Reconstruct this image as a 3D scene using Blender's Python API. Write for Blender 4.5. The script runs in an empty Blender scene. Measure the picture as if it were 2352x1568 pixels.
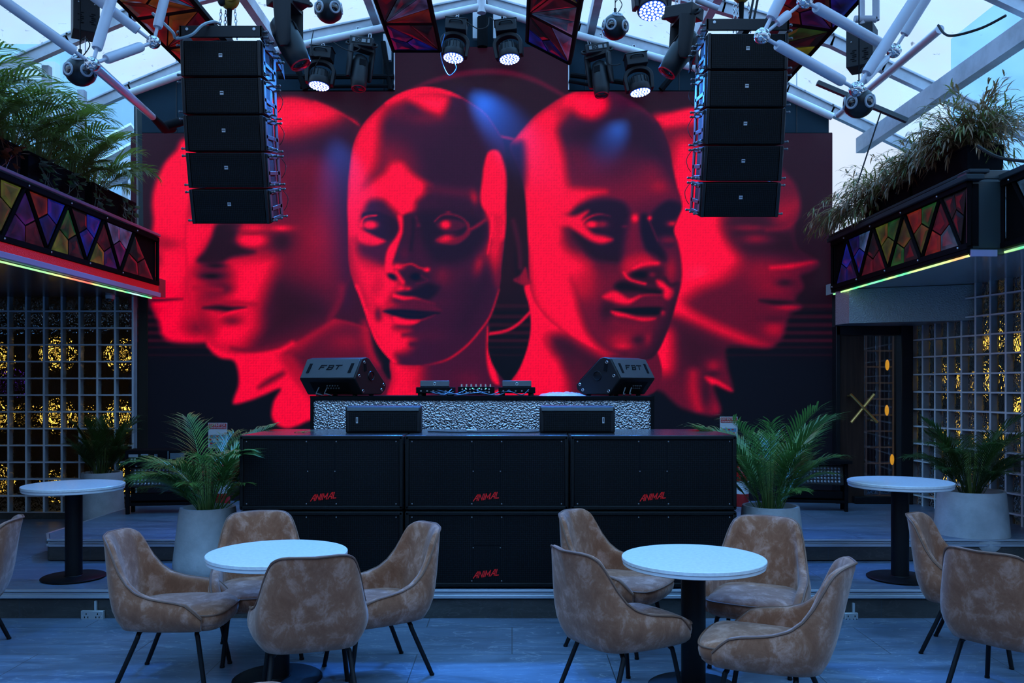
import bpy, bmesh, math, random
import numpy as np
from mathutils import Vector, Matrix

# ------------------------------------------------------------ scene, camera, world, exposure
SC = bpy.context.scene
COL = SC.collection
PI = math.pi
F_PX, EYE, CX, HY = 1960.0, 1.70, 1176.0, 885.0       # focal length in pixels, eye height, picture column of the axis, horizon row

cam = bpy.data.cameras.new('camera')
cam.sensor_width = 36.0
cam.lens = 36.0 * F_PX / 2352.0
cam.shift_y = (HY - 784.0) / 2352.0
cam.clip_end = 300
cam_ob = bpy.data.objects.new('camera', cam)
cam_ob.location = (0, 0, EYE)
cam_ob.rotation_euler = (PI / 2, 0, 0)
COL.objects.link(cam_ob)
SC.camera = cam_ob

SC.view_settings.view_transform = 'Standard'
SC.view_settings.look = 'None'
SC.view_settings.gamma = 1.0
SC.view_settings.exposure = 0.0
SC.view_settings.use_curve_mapping = False
cy = SC.cycles
cy.use_denoising = True
cy.use_adaptive_sampling = True
cy.adaptive_threshold = 0.04
cy.use_light_tree = False
cy.max_bounces = 5
cy.diffuse_bounces = 2
cy.glossy_bounces = 2
cy.transmission_bounces = 4
cy.transparent_max_bounces = 7
cy.caustics_reflective = False
cy.caustics_refractive = False
cy.sample_clamp_indirect = 4.0

world = bpy.data.worlds.new('sky')
SC.world = world
world.use_nodes = True
wn = world.node_tree.nodes; wl = world.node_tree.links
wn.clear()
w_out = wn.new('ShaderNodeOutputWorld'); w_bg = wn.new('ShaderNodeBackground')
w_tc = wn.new('ShaderNodeTexCoord'); w_no = wn.new('ShaderNodeTexNoise'); w_rp = wn.new('ShaderNodeValToRGB')
w_no.inputs['Scale'].default_value = 2.2; w_no.inputs['Detail'].default_value = 5.0; w_no.inputs['Roughness'].default_value = 0.55
# thin cloud towards the horizon, deep blue overhead
w_rp.color_ramp.elements[0].position = 0.36; w_rp.color_ramp.elements[0].color = (0.50, 0.66, 0.93, 1)
w_rp.color_ramp.elements[1].position = 0.66; w_rp.color_ramp.elements[1].color = (0.70, 0.80, 0.97, 1)
w_sp = wn.new('ShaderNodeSeparateXYZ'); w_mr = wn.new('ShaderNodeMapRange'); w_mx = wn.new('ShaderNodeMixRGB')
w_mr.inputs['From Min'].default_value = 0.42; w_mr.inputs['From Max'].default_value = 0.60
w_mx.inputs['Color2'].default_value = (0.80, 1.95, 3.5, 1)
wl.new(w_tc.outputs['Generated'], w_no.inputs['Vector']); wl.new(w_no.outputs['Fac'], w_rp.inputs['Fac'])
wl.new(w_tc.outputs['Generated'], w_sp.inputs['Vector']); wl.new(w_sp.outputs['Z'], w_mr.inputs['Value'])
wl.new(w_mr.outputs[0], w_mx.inputs['Fac']); wl.new(w_rp.outputs['Color'], w_mx.inputs['Color1'])
wl.new(w_mx.outputs['Color'], w_bg.inputs['Color']); wl.new(w_bg.outputs['Background'], w_out.inputs['Surface'])
w_bg.inputs['Strength'].default_value = 1.1

# ------------------------------------------------------------ helpers
def W(px, py, d):
    """The point at depth d that the picture shows at column px, row py."""
    return Vector(((px - CX) / F_PX * d, d, EYE + (HY - py) / F_PX * d))

def G(px, py, z):
    """The point at height z that the picture shows at column px, row py."""
    return W(px, py, F_PX * (EYE - z) / (py - HY))

def srgb(r, g, b):
    f = lambda c: (c / 12.92 if c <= 0.04045 else ((c + 0.055) / 1.055) ** 2.4)
    return (f(r / 255.0), f(g / 255.0), f(b / 255.0), 1.0)

MATS = {}
def mat(name, col=(0.5, 0.5, 0.5), rough=0.5, metal=0.0, spec=0.5, emit=None, es=1.0, var=0.0, vscale=6.0, bump=0.0, bscale=40.0, stretch=None, var_col=None, coat=0.0):
    """Principled surface with an optional noise colour variation and an optional noise bump."""
    if name in MATS: return MATS[name]
    m = bpy.data.materials.new(name); MATS[name] = m
    m.use_nodes = True
    n, l = m.node_tree.nodes, m.node_tree.links
    b = n['Principled BSDF']
    c = tuple(col)[:3] + (1.0,)
    b.inputs['Base Color'].default_value = c
    b.inputs['Roughness'].default_value = rough
    b.inputs['Metallic'].default_value = metal
    b.inputs['Specular IOR Level'].default_value = spec
    if coat: b.inputs['Coat Weight'].default_value = coat; b.inputs['Coat Roughness'].default_value = 0.08
    if emit is not None:
        b.inputs['Emission Color'].default_value = tuple(emit)[:3] + (1.0,)
        b.inputs['Emission Strength'].default_value = es
    if var or var_col or bump:
        tc = n.new('ShaderNodeTexCoord'); mp = n.new('ShaderNodeMapping')
        l.new(tc.outputs['Object'], mp.inputs['Vector'])
        if stretch: mp.inputs['Scale'].default_value = stretch
    if var or var_col:
        t = n.new('ShaderNodeTexNoise'); t.inputs['Scale'].default_value = vscale; t.inputs['Detail'].default_value = 6; t.inputs['Roughness'].default_value = 0.6
        r = n.new('ShaderNodeValToRGB')
        r.color_ramp.elements[0].position = 0.38; r.color_ramp.elements[1].position = 0.64
        r.color_ramp.elements[0].color = c
        c2 = tuple(var_col)[:3] + (1,) if var_col else tuple(min(1, x * (1 + var)) for x in c[:3]) + (1,)
        r.color_ramp.elements[1].color = c2
        l.new(mp.outputs['Vector'], t.inputs['Vector']); l.new(t.outputs['Fac'], r.inputs['Fac']); l.new(r.outputs['Color'], b.inputs['Base Color'])
    if bump:
        t2 = n.new('ShaderNodeTexNoise'); t2.inputs['Scale'].default_value = bscale; t2.inputs['Detail'].default_value = 3
        bp = n.new('ShaderNodeBump'); bp.inputs['Strength'].default_value = bump; bp.inputs['Distance'].default_value = 0.01
        l.new(mp.outputs['Vector'], t2.inputs['Vector']); l.new(t2.outputs['Fac'], bp.inputs['Height']); l.new(bp.outputs['Normal'], b.inputs['Normal'])
    return m

def glow(name, col, strength):
    if name in MATS: return MATS[name]
    m = bpy.data.materials.new(name); MATS[name] = m; m.use_nodes = True
    n, l = m.node_tree.nodes, m.node_tree.links
    n.clear()
    o = n.new('ShaderNodeOutputMaterial'); e = n.new('ShaderNodeEmission')
    e.inputs['Color'].default_value = tuple(col)[:3] + (1,); e.inputs['Strength'].default_value = strength
    l.new(e.outputs[0], o.inputs['Surface'])
    return m

class MB:
    """Collects boxes, tubes, lathes and sheets; build() links them as ONE mesh object."""
    def __init__(s): s.v = []; s.f = []; s.mi = []; s.cm = 0
    def add(s, vs, fs):
        o = len(s.v); s.v.extend([tuple(p) for p in vs]); s.f.extend([tuple(i + o for i in f) for f in fs]); s.mi.extend([s.cm] * len(fs)); return s
    def box(s, c, size, rot=None, taper=None):
        x, y, z = size[0] / 2, size[1] / 2, size[2] / 2
        vs = [Vector((sx * x, sy * y, sz * z)) for sz in (-1, 1) for sy in (-1, 1) for sx in (-1, 1)]
        if taper:
            for p in vs:
                if p.z > 0: p.x *= taper[0]; p.y *= taper[1]
        if rot is not None:
            R = rot if isinstance(rot, Matrix) else Matrix.Rotation(rot, 3, 'Z')
            vs = [R @ p for p in vs]
        c = Vector(c)
        return s.add([p + c for p in vs], [(0, 2, 3, 1), (4, 5, 7, 6), (0, 1, 5, 4), (2, 6, 7, 3), (0, 4, 6, 2), (1, 3, 7, 5)])
    def quad(s, a, b, c, d): return s.add([a, b, c, d], [(0, 1, 2, 3)])
    def poly(s, pts): return s.add(pts, [tuple(range(len(pts)))])
    def prism(s, pts, vec):
        """A planar outline swept along vec."""
        n = len(pts); v = Vector(vec); pts = [Vector(p) for p in pts]
        fs = [tuple(range(n - 1, -1, -1)), tuple(range(n, 2 * n))] + [(i, (i + 1) % n, n + (i + 1) % n, n + i) for i in range(n)]
        return s.add(pts + [p + v for p in pts], fs)
    def loft(s, rings, close=True, caps=True):
        m = len(rings[0]); vs = [p for r in rings for p in r]; fs = []
        k = m if close else m - 1
        for i in range(len(rings) - 1):
            for j in range(k):
                a = i * m + j; b = i * m + (j + 1) % m
                fs.append((a, b, b + m, a + m))
        if caps and close:
            fs.append(tuple(range(m - 1, -1, -1))); o = (len(rings) - 1) * m; fs.append(tuple(range(o, o + m)))
        return s.add(vs, fs)
    def tube(s, pts, r, n=10, caps=True):
        """A round bar along pts; r is a radius or one radius per point."""
        pts = [Vector(p) for p in pts]; rs = r if isinstance(r, (list, tuple)) else [r] * len(pts)
        rings = []; up = None
        for i, p in enumerate(pts):
            t = (pts[min(i + 1, len(pts) - 1)] - pts[max(i - 1, 0)]).normalized()
            if up is None:
                up = Vector((0, 0, 1)) if abs(t.z) < 0.9 else Vector((1, 0, 0))
            a = (up - t * up.dot(t))
            if a.length < 1e-6: a = t.orthogonal()
            a.normalize(); up = a; b = t.cross(a)
            rings.append([p + (a * math.cos(2 * PI * k / n) + b * math.sin(2 * PI * k / n)) * rs[i] for k in range(n)])
        return s.loft(rings, True, caps)
    def lathe(s, prof, n=24, c=(0, 0, 0), axis=None, caps=False):
        """Revolves (radius, height) pairs about axis through c."""
        c = Vector(c); ax = Vector(axis).normalized() if axis is not None else Vector((0, 0, 1))
        R = Vector((0, 0, 1)).rotation_difference(ax).to_matrix()
        rings = [[c + R @ Vector((max(r, 1e-5) * math.cos(2 * PI * k / n), max(r, 1e-5) * math.sin(2 * PI * k / n), h)) for k in range(n)] for r, h in prof]
        return s.loft(rings, True, caps)
    def sphere(s, c, r, n=16, m=10, sc=(1, 1, 1)):
        c = Vector(c)
        rings = [[c + Vector((sc[0] * r * math.sin(PI * i / m) * math.cos(2 * PI * k / n), sc[1] * r * math.sin(PI * i / m) * math.sin(2 * PI * k / n), -sc[2] * r * math.cos(PI * i / m))) if 0 < i < m else c + Vector((0, 0, (-1 if i == 0 else 1) * sc[2] * r)) for k in range(n)] for i in range(m + 1)]
        return s.loft(rings, True, False)
    def torus(s, c, R, r, axis=(0, 0, 1), n=28, m=8):
        prof = [(R + r * math.cos(2 * PI * k / m), r * math.sin(2 * PI * k / m)) for k in range(m + 1)]
        return s.lathe(prof, n, c, axis)
    def build(s, name, m=None, parent=None, smooth=True, bevel=0.0, angle=38, loc=None, rot=None):
        me = bpy.data.meshes.new(name)
        me.from_pydata(s.v, [], s.f)
        bm = bmesh.new(); bm.from_mesh(me)
        bmesh.ops.remove_doubles(bm, verts=bm.verts, dist=1e-5)
        bmesh.ops.recalc_face_normals(bm, faces=bm.faces)
        bm.to_mesh(me); bm.free()
        ms = m if isinstance(m, (list, tuple)) else [m]
        for k in ms:
            if k is not None: me.materials.append(k)
        if len(ms) > 1 and len(me.polygons) == len(s.mi): me.polygons.foreach_set('material_index', s.mi)
        if smooth:
            me.polygons.foreach_set('use_smooth', [True] * len(me.polygons))
            me.set_sharp_from_angle(angle=math.radians(angle))
        me.update()
        o = bpy.data.objects.new(name, me); COL.objects.link(o)
        if parent is not None: o.parent = parent
        if loc is not None: o.location = loc
        if rot is not None: o.rotation_euler = rot
        if bevel:
            b = o.modifiers.new('edge', 'BEVEL'); b.width = bevel; b.segments = 2; b.limit_method = 'ANGLE'; b.angle_limit = math.radians(40)
        return o

def tag(o, label=None, cat=None, group=None, kind=None):
    if label: o['label'] = label
    if cat: o['category'] = cat
    if group: o['group'] = group
    if kind: o['kind'] = kind
    return o

def thing(name, label, cat, loc=(0, 0, 0), rot=(0, 0, 0), group=None):
    """An Empty at a thing's base that parents its parts."""
    o = bpy.data.objects.new(name, None); o.empty_display_size = 0.1; COL.objects.link(o)
    o.location = loc; o.rotation_euler = rot
    return tag(o, label, cat, group)

def kids(o): return [c for c in bpy.data.objects if c.parent == o]

def dup(root, loc=None, rot=None, label=None, group=None):
    """A copy of a thing with copies of its parts and sub-parts, sharing mesh data."""
    def cp(o, par):
        c = o.copy(); COL.objects.link(c)
        if par is not None: c.parent = par
        for k in kids(o): cp(k, c)
        return c
    r = cp(root, None)
    if loc is not None: r.location = loc
    if rot is not None: r.rotation_euler = rot
    if label: r['label'] = label
    if group: r['group'] = group
    return r

def struct(o): o['kind'] = 'structure'; return o

def catmull(pts, k=8, closed=False):
    P = [Vector(p) for p in pts]; n = len(P); out = []
    rng = range(n) if closed else range(n - 1)
    for i in rng:
        g = (lambda j: P[j % n]) if closed else (lambda j: P[max(0, min(n - 1, j))])
        p0, p1, p2, p3 = g(i - 1), g(i), g(i + 1), g(i + 2)
        for q in range(k):
            t = q / k
            out.append(0.5 * ((2 * p1) + (p2 - p0) * t + (2 * p0 - 5 * p1 + 4 * p2 - p3) * t * t + (3 * p1 - p0 - 3 * p2 + p3) * t ** 3))
    if not closed: out.append(P[-1])
    return out

def text_mesh(body, size, depth=0.002, shear=0.0, xs=1.0, bold=0.0):
    """Vertices and faces of lettering in the XY plane, centred on its own box."""
    cu = bpy.data.curves.new('lettering', 'FONT'); cu.body = body; cu.size = size; cu.extrude = depth; cu.shear = shear; cu.offset = bold
    ob = bpy.data.objects.new('lettering', cu); COL.objects.link(ob)
    dg = bpy.context.evaluated_depsgraph_get(); dg.update()
    me = bpy.data.meshes.new_from_object(ob.evaluated_get(dg))
    vs = [Vector((v.co.x * xs, v.co.y, v.co.z)) for v in me.vertices]; fs = [tuple(p.vertices) for p in me.polygons]
    bpy.data.objects.remove(ob); bpy.data.curves.remove(cu); bpy.data.meshes.remove(me)
    cx = (min(v.x for v in vs) + max(v.x for v in vs)) / 2; cyy = (min(v.y for v in vs) + max(v.y for v in vs)) / 2
    return [v - Vector((cx, cyy, 0)) for v in vs], fs

def put_text(mb, body, M, size, **k):
    vs, fs = text_mesh(body, size, **k)
    mb.add([M @ v for v in vs], fs)
    return mb
RX90 = Matrix.Rotation(PI / 2, 4, 'X')           # turns lettering in XY to stand upright and face -Y

# shared surfaces
M_BLACK = mat('black_paint', (0.006, 0.007, 0.009), 0.75, spec=0.08)
M_SATIN = mat('black_satin', (0.009, 0.010, 0.013), 0.36, spec=0.35)
M_PLASTIC = mat('black_plastic', (0.011, 0.012, 0.015), 0.5, spec=0.3, bump=0.15, bscale=300)
M_RUBBER = mat('black_rubber', (0.012, 0.012, 0.013), 0.8)
M_STEEL = mat('bright_steel', (0.55, 0.57, 0.6), 0.3, 0.9)
M_CHROME = mat('polished_steel', (0.75, 0.77, 0.8), 0.15, 1.0)
M_WHITE = mat('white_paint', (0.72, 0.74, 0.78), 0.4, var=-0.12, vscale=5)
M_ALU = mat('aluminium', (0.62, 0.66, 0.72), 0.35, 0.7)
# ------------------------------------------------------------ floor, steps, walls, glass roof
def tile_mat(name, base, vein, tile=(1.2, 0.6), rough=0.32, grout=(0.05, 0.06, 0.07), ang=0.5, vs=1.6):
    m = bpy.data.materials.new(name); m.use_nodes = True
    n, l = m.node_tree.nodes, m.node_tree.links; b = n['Principled BSDF']
    tc = n.new('ShaderNodeTexCoord'); mp = n.new('ShaderNodeMapping'); mp.inputs['Rotation'].default_value = (0, 0, ang); mp.inputs['Scale'].default_value = (0.55, 2.4, 1.5)
    l.new(tc.outputs['Object'], mp.inputs['Vector'])
    t1 = n.new('ShaderNodeTexNoise'); t1.inputs['Scale'].default_value = vs; t1.inputs['Detail'].default_value = 8; t1.inputs['Roughness'].default_value = 0.65; t1.inputs['Distortion'].default_value = 1.4
    r1 = n.new('ShaderNodeValToRGB'); e = r1.color_ramp.elements
    e[0].position = 0.30; e[0].color = tuple(x * 0.62 for x in base) + (1,); e[1].position = 0.70; e[1].color = tuple(x * 1.35 for x in base) + (1,)
    l.new(mp.outputs[0], t1.inputs['Vector']); l.new(t1.outputs['Fac'], r1.inputs['Fac'])
    t2 = n.new('ShaderNodeTexNoise'); t2.inputs['Scale'].default_value = vs * 1.7; t2.inputs['Detail'].default_value = 7; t2.inputs['Distortion'].default_value = 2.2
    r2 = n.new('ShaderNodeValToRGB'); e = r2.color_ramp.elements
    e[0].position = 0.485; e[0].color = (0, 0, 0, 1); e[1].position = 0.5; e[1].color = (1, 1, 1, 1); e.new(0.515).color = (0, 0, 0, 1)
    l.new(mp.outputs[0], t2.inputs['Vector']); l.new(t2.outputs['Fac'], r2.inputs['Fac'])
    t3 = n.new('ShaderNodeTexNoise'); t3.inputs['Scale'].default_value = 1.1; l.new(tc.outputs['Object'], t3.inputs['Vector'])
    mu = n.new('ShaderNodeMath'); mu.operation = 'MULTIPLY'; l.new(r2.outputs[0], mu.inputs[0]); l.new(t3.outputs['Fac'], mu.inputs[1])
    mx = n.new('ShaderNodeMixRGB'); mx.inputs['Color2'].default_value = tuple(vein) + (1,)
    l.new(mu.outputs[0], mx.inputs['Fac']); l.new(r1.outputs[0], mx.inputs['Color1'])
    br = n.new('ShaderNodeTexBrick'); br.inputs['Color1'].default_value = (1, 1, 1, 1); br.inputs['Color2'].default_value = (0.9, 0.9, 0.9, 1); br.inputs['Mortar'].default_value = (0, 0, 0, 1)
    br.inputs['Scale'].default_value = 1.0; br.inputs['Mortar Size'].default_value = 0.003; br.inputs['Brick Width'].default_value = tile[0]; br.inputs['Row Height'].default_value = tile[1]; br.offset = 0.5
    l.new(tc.outputs['Object'], br.inputs['Vector'])
    m2 = n.new('ShaderNodeMixRGB'); m2.inputs['Color1'].default_value = tuple(grout) + (1,); l.new(br.outputs['Color'], m2.inputs['Fac']); l.new(mx.outputs[0], m2.inputs['Color2'])
    l.new(m2.outputs[0], b.inputs['Base Color'])
    rr = n.new('ShaderNodeMapRange'); rr.inputs['To Min'].default_value = rough - 0.1; rr.inputs['To Max'].default_value = rough + 0.18; l.new(t1.outputs['Fac'], rr.inputs['Value']); l.new(rr.outputs[0], b.inputs['Roughness'])
    bp = n.new('ShaderNodeBump'); bp.inputs['Strength'].default_value = 0.12; bp.inputs['Distance'].default_value = 0.01; l.new(t1.outputs['Fac'], bp.inputs['Height']); l.new(bp.outputs[0], b.inputs['Normal'])
    return m

M_TILE = tile_mat('slate_tile', (0.125, 0.18, 0.265), (0.40, 0.47, 0.56))
M_RISER = tile_mat('riser_tile', (0.06, 0.056, 0.052), (0.12, 0.11, 0.1), tile=(0.9, 2.0), ang=0.1, vs=3.5)
M_GABLE = mat('gable_paint', (0.006, 0.022, 0.036), 0.7, spec=0.2, var=0.35, vscale=1.2)
M_DARKWALL = mat('dark_wall', (0.02, 0.022, 0.028), 0.6)
M_GROUT = mat('block_side', (0.26, 0.30, 0.35), 0.35, var=0.2, vscale=9)
M_JOINT = mat('white_joint', (0.72, 0.80, 0.88), 0.5)

D1, D2, DS = 6.24, 7.30, 9.73          # depth of the first riser, of the second riser, of the LED screen
Z1, Z2 = 0.21, 0.385                   # heights of the two stage levels

fl = MB(); fl.box((0, 0.6, -0.06), (16, 11.3, 0.12))
struct(fl.build('floor', M_TILE))
s1 = MB(); s1.box((0, (D1 + 11.3) / 2 + 0.012, Z1 / 2 - 0.005), (16, 11.3 - D1, Z1 - 0.006))
st1 = struct(s1.build('stage_floor', M_TILE))
rz = MB(); rz.box((0, D1 + 0.004, Z1 / 2 - 0.04), (16, 0.016, Z1 - 0.07)); rz.build('riser', M_RISER, st1)
# upper level, with its clipped front left corner
out2 = [(-4.12, D2 + 0.30), (-3.95, D2), (5.0, D2), (5.0, 11.0), (-4.12, 11.0)]
s2 = MB(); s2.prism([(x, y, Z1 - 0.004) for x, y in out2], (0, 0, Z2 - Z1 + 0.004))
st2 = struct(s2.build('upper_stage_floor', M_TILE))
rz = MB()
for (a, b) in ((out2[4], out2[0]), (out2[0], out2[1]), (out2[1], out2[2])):
    a, b = Vector((*a, 0)), Vector((*b, 0)); dv = b - a; nv = Vector((dv.y, -dv.x, 0)).normalized() * 0.008
    c = (a + b) / 2 + nv
    rz.box((c.x, c.y, (Z1 + Z2) / 2 - 0.03), (dv.length, 0.016, Z2 - Z1 - 0.06), math.atan2(dv.y, dv.x))
rz.build('riser', M_RISER, st2)
# metal nosings: a step edge of two aluminium bars over a dark gap
def nosing(name, a, b, z, h=0.066):
    m = MB(); a, b = Vector((*a, 0)), Vector((*b, 0)); dv = b - a; an = math.atan2(dv.y, dv.x); nv = Vector((dv.y, -dv.x, 0)).normalized()
    for (zz, hh, off) in ((z - 0.008, 0.018, 0.024), (z - 0.030, 0.016, 0.012), (z - 0.05, 0.024, 0.026)):
        c = (a + b) / 2 + nv * (off / 2 + 0.004); m.box((c.x, c.y, zz), (dv.length, off, hh), an)
    return m
nm = nosing('trim', (-8, D1), (8, D1), Z1 + 0.002)
struct(nm.build('trim_1', M_ALU, bevel=0.003))
nm = MB()
for (a, b) in ((out2[4], out2[0]), (out2[0], out2[1]), (out2[1], out2[2])):
    q = nosing('trim', a, b, Z2 + 0.002); nm.add(q.v, q.f)
struct(nm.build('trim_2', M_ALU, bevel=0.003))

# back wall above and around the screen (a gable)
PROF = [W(px, py, 9.75) for px, py in ((298, 203), (420, 152), (636, 98), (1112, 2), (1331, 64), (1595, 138), (1810, 204), (1912, 254))]
PROF = [Vector((p.x, 0, p.z)) for p in PROF]
gp = [Vector((p.x, 9.86, p.z)) for p in PROF]
gp = [Vector((gp[0].x, 9.86, 2.7))] + gp + [Vector((gp[-1].x, 9.86, 2.7))]
gw = MB(); gw.prism(gp, (0, 0.15, 0))
struct(gw.build('wall_back', M_GABLE, smooth=False))
dw = MB(); dw.box((-0.33, 9.93, 1.5), (8.1, 0.12, 2.5)); dw.box((3.95, 9.78, 2.85), (0.6, 0.3, 1.1)); struct(dw.build('stage_wall', M_DARKWALL))
# vertical seams of the gable boards
sm = MB()
for px in (405, 700, 880, 1345, 1560, 1830):
    p = W(px, 150, 9.855); sm.box((p.x, 9.858, 5.0), (0.008, 0.012, 1.3))
sm.build('board_seam', M_DARKWALL, bpy.data.objects['wall_back'])

# ---- glass block walls: a mortar grid with a wavy pane set back in every cell
def block_glass(name, tint):
    m = bpy.data.materials.new(name); m.use_nodes = True
    n, l = m.node_tree.nodes, m.node_tree.links; n.clear()
    o = n.new('ShaderNodeOutputMaterial'); g = n.new('ShaderNodeBsdfGlass'); g.inputs['IOR'].default_value = 1.3; g.inputs['Roughness'].default_value = 0.02; g.inputs['Color'].default_value = tint
    tc = n.new('ShaderNodeTexCoord'); mp = n.new('ShaderNodeMapping'); mp.inputs['Scale'].default_value = (1.0, 1.0, 0.7); l.new(tc.outputs['Object'], mp.inputs['Vector'])
    t = n.new('ShaderNodeTexNoise'); t.inputs['Scale'].default_value = 24; t.inputs['Detail'].default_value = 1.0; t.inputs['Distortion'].default_value = 1.2; l.new(mp.outputs[0], t.inputs['Vector'])
    bp = n.new('ShaderNodeBump'); bp.inputs['Strength'].default_value = 1.0; bp.inputs['Distance'].default_value = 0.11
    l.new(t.outputs['Fac'], bp.inputs['Height']); l.new(bp.outputs[0], g.inputs['Normal'])
    l.new(g.outputs[0], o.inputs['Surface'])
    return m
M_BLOCK = block_glass('wavy_block_glass', (0.75, 0.86, 0.95, 1))

def block_wall(name, origin, ux, ncol, nrow, pu, pv, z0, depth=0.085, bar=0.024, label=None):
    """Grid of glass blocks; origin is the lower corner of the front face, ux the direction along the wall."""
    ux = Vector(ux).normalized(); nb = Vector((-ux.y, ux.x, 0))          # nb points away from the room
    if nb.y < 0 and abs(nb.y) > abs(nb.x): nb = -nb
    an = math.atan2(ux.y, ux.x); o = Vector((origin[0], origin[1], z0))
    g = MB(); L = ncol * pu; H = nrow * pv
    for i in range(ncol + 1):
        c = o + ux * (i * pu) + nb * (depth / 2) + Vector((0, 0, H / 2)); g.box(c, (bar, depth, H), an)
    for j in range(nrow + 1):
        c = o + ux * (L / 2) + nb * (depth / 2 + 0.0005) + Vector((0, 0, j * pv)); g.box(c, (L, depth - 0.002, bar * 0.8), an)
    w = struct(g.build(name, M_GROUT, smooth=False))
    jn = MB()
    for i in range(ncol + 1):
        c = o + ux * (i * pu) - nb * 0.002 + Vector((0, 0, H / 2)); jn.box(c, (bar * 0.8, 0.006, H), an)
    for j in range(nrow + 1):
        c = o + ux * (L / 2) - nb * 0.0025 + Vector((0, 0, j * pv)); jn.box(c, (L, 0.006, bar * 0.62), an)
    jn.build('mortar_joint', M_JOINT, w, smooth=False)
    b = MB()
    for i in range(ncol):
        for j in range(nrow):
            c = o + ux * (i * pu) + nb * (depth * 0.8) + Vector((0, 0, j * pv))
            a1 = c + ux * (bar / 2) + Vector((0, 0, bar * 0.4)); a2 = c + ux * (pu - bar / 2) + Vector((0, 0, bar * 0.4))
            up = Vector((0, 0, pv - bar * 0.8)); b.quad(a1, a2, a2 + up, a1 + up)
    b.build('glass_block', M_BLOCK, w, smooth=False)
    return w, nb
LBX = W(305, 800, 9.6).x
wl_, _ = block_wall('wall_left', (LBX - 14 * 0.2, 9.6), (1, 0, 0), 14, 14, 0.2, 0.1888, 0.27)
sk = MB(); sk.box((LBX - 1.4, 9.62, 0.235), (2.9, 0.1, 0.075)); sk.build('skirting', M_RISER, wl_)
RB0 = Vector((4.44, 9.50, 0)); RB1 = Vector((4.86, 7.3, 0)); RL = (RB1 - RB0).length
wr_, nbr = block_wall('wall_right', (RB0.x, RB0.y), RB1 - RB0, 15, 15, 0.2, 0.19, 0.30)
ru = (RB1 - RB0).normalized()
sk = MB(); c = RB0 + ru * 1.15 + nbr * 0.05; sk.box((c.x, c.y, 0.235), (2.4, 0.1, 0.1), math.atan2(ru.y, ru.x)); sk.build('skirting', M_RISER, wr_)

# dark rooms behind the block walls, lit by warm lamps of their own
M_WARMROOM = mat('brown_room', (0.018, 0.013, 0.009), 0.7)
bk = MB(); bk.box((-5.9, 11.1, 1.3), (3.6, 0.1, 2.8)); bk.box((-5.9, 10.2, 2.74), (3.6, 1.16, 0.06)); bk.box((-4.2, 10.4, 1.6), (0.1, 1.4, 3.4)); bk.box((-7.6, 10.4, 1.6), (0.1, 1.4, 3.4)); bk.box((-5.9, 10.4, 0.1), (3.6, 1.4, 0.06))  # roof slab and its gap shaped to limit sky in the blocks
struct(bk.build('wall_room_left', M_WARMROOM))
bk = MB(); bk.box((6.3, 8.6, 1.6), (0.1, 5.2, 3.4)); bk.box((5.1, 11.2, 1.6), (2.4, 0.1, 3.4)); bk.box((5.6, 6.2, 1.6), (1.4, 0.1, 3.4)); bk.box((5.7, 8.6, 0.1), (1.4, 5.2, 0.06))
struct(bk.build('wall_room_right', M_WARMROOM))
M_LAMP = glow('warm_lamp', (1.0, 0.52, 0.07), 2.6)
M_LAMP_P = glow('violet_lamp', (0.28, 0.06, 1.0), 0.6)
def lamp_or_reflection(p, r, label, group, m=M_LAMP):
    t = thing('lamp_or_reflection', label, 'lamp', p, group=group)
    b = MB(); b.sphere((0, 0, 0), r, 12, 8); b.build('bulb', m, t)
    k = MB(); k.tube([(0, 0, r * 0.9), (0, 0, r * 0.9 + 0.05)], 0.02, 8); k.build('socket', M_BLACK, t)
LG = 'lamps behind the glass blocks'
ROWN = {812: 'upper row', 815: 'upper row', 825: 'upper row', 955: 'middle row', 960: 'middle row', 1100: 'lower row', 1112: 'lower row'}
COLN = {287: 'nearest the LED wall', 284: 'nearest the LED wall', 215: 'small one second from the LED wall', 142: 'third from the LED wall', 140: 'third from the LED wall', 75: 'small one fourth from the LED wall', 2: 'at the picture edge', 5: 'at the picture edge'}
for (px, py, r) in ((142, 812, .075), (142, 955, .075), (140, 1112, .065), (287, 815, .07), (287, 955, .075), (284, 1100, .06), (2, 825, .07), (2, 955, .07), (5, 1100, .06), (75, 955, .03), (215, 960, .03)):
    lamp_or_reflection(W(px, py, 10.25), r, 'yellow lamp behind the left glass blocks, %s, %s' % (ROWN[py], COLN[px]), LG + ' on the left')
lamp_or_reflection(W(40, 880, 10.3), 0.03, 'violet lamp glowing behind the left glass block wall', None, M_LAMP_P)
for s, c, zz in ((0.15, 'nearest the door', (0.6, 1.15, 1.75)), (0.75, 'second from the door', (1.15, 1.75, 2.2)), (1.3, 'third from the door', (1.45, 2.1)), (1.85, 'fourth from the door', (1.15, 1.9)), (2.2, 'farthest from the door', (1.5,))):
    for k, z in enumerate(zz):
        p = RB0 + ru * s + nbr * 0.42; lamp_or_reflection((p.x, p.y, z), 0.085, 'warm yellow lamp behind the right glass blocks, column %s, %s' % (c, ('lowest', 'next up', 'highest')[k if len(zz) == 3 else 2 * k]), LG + ' on the right')

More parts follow.
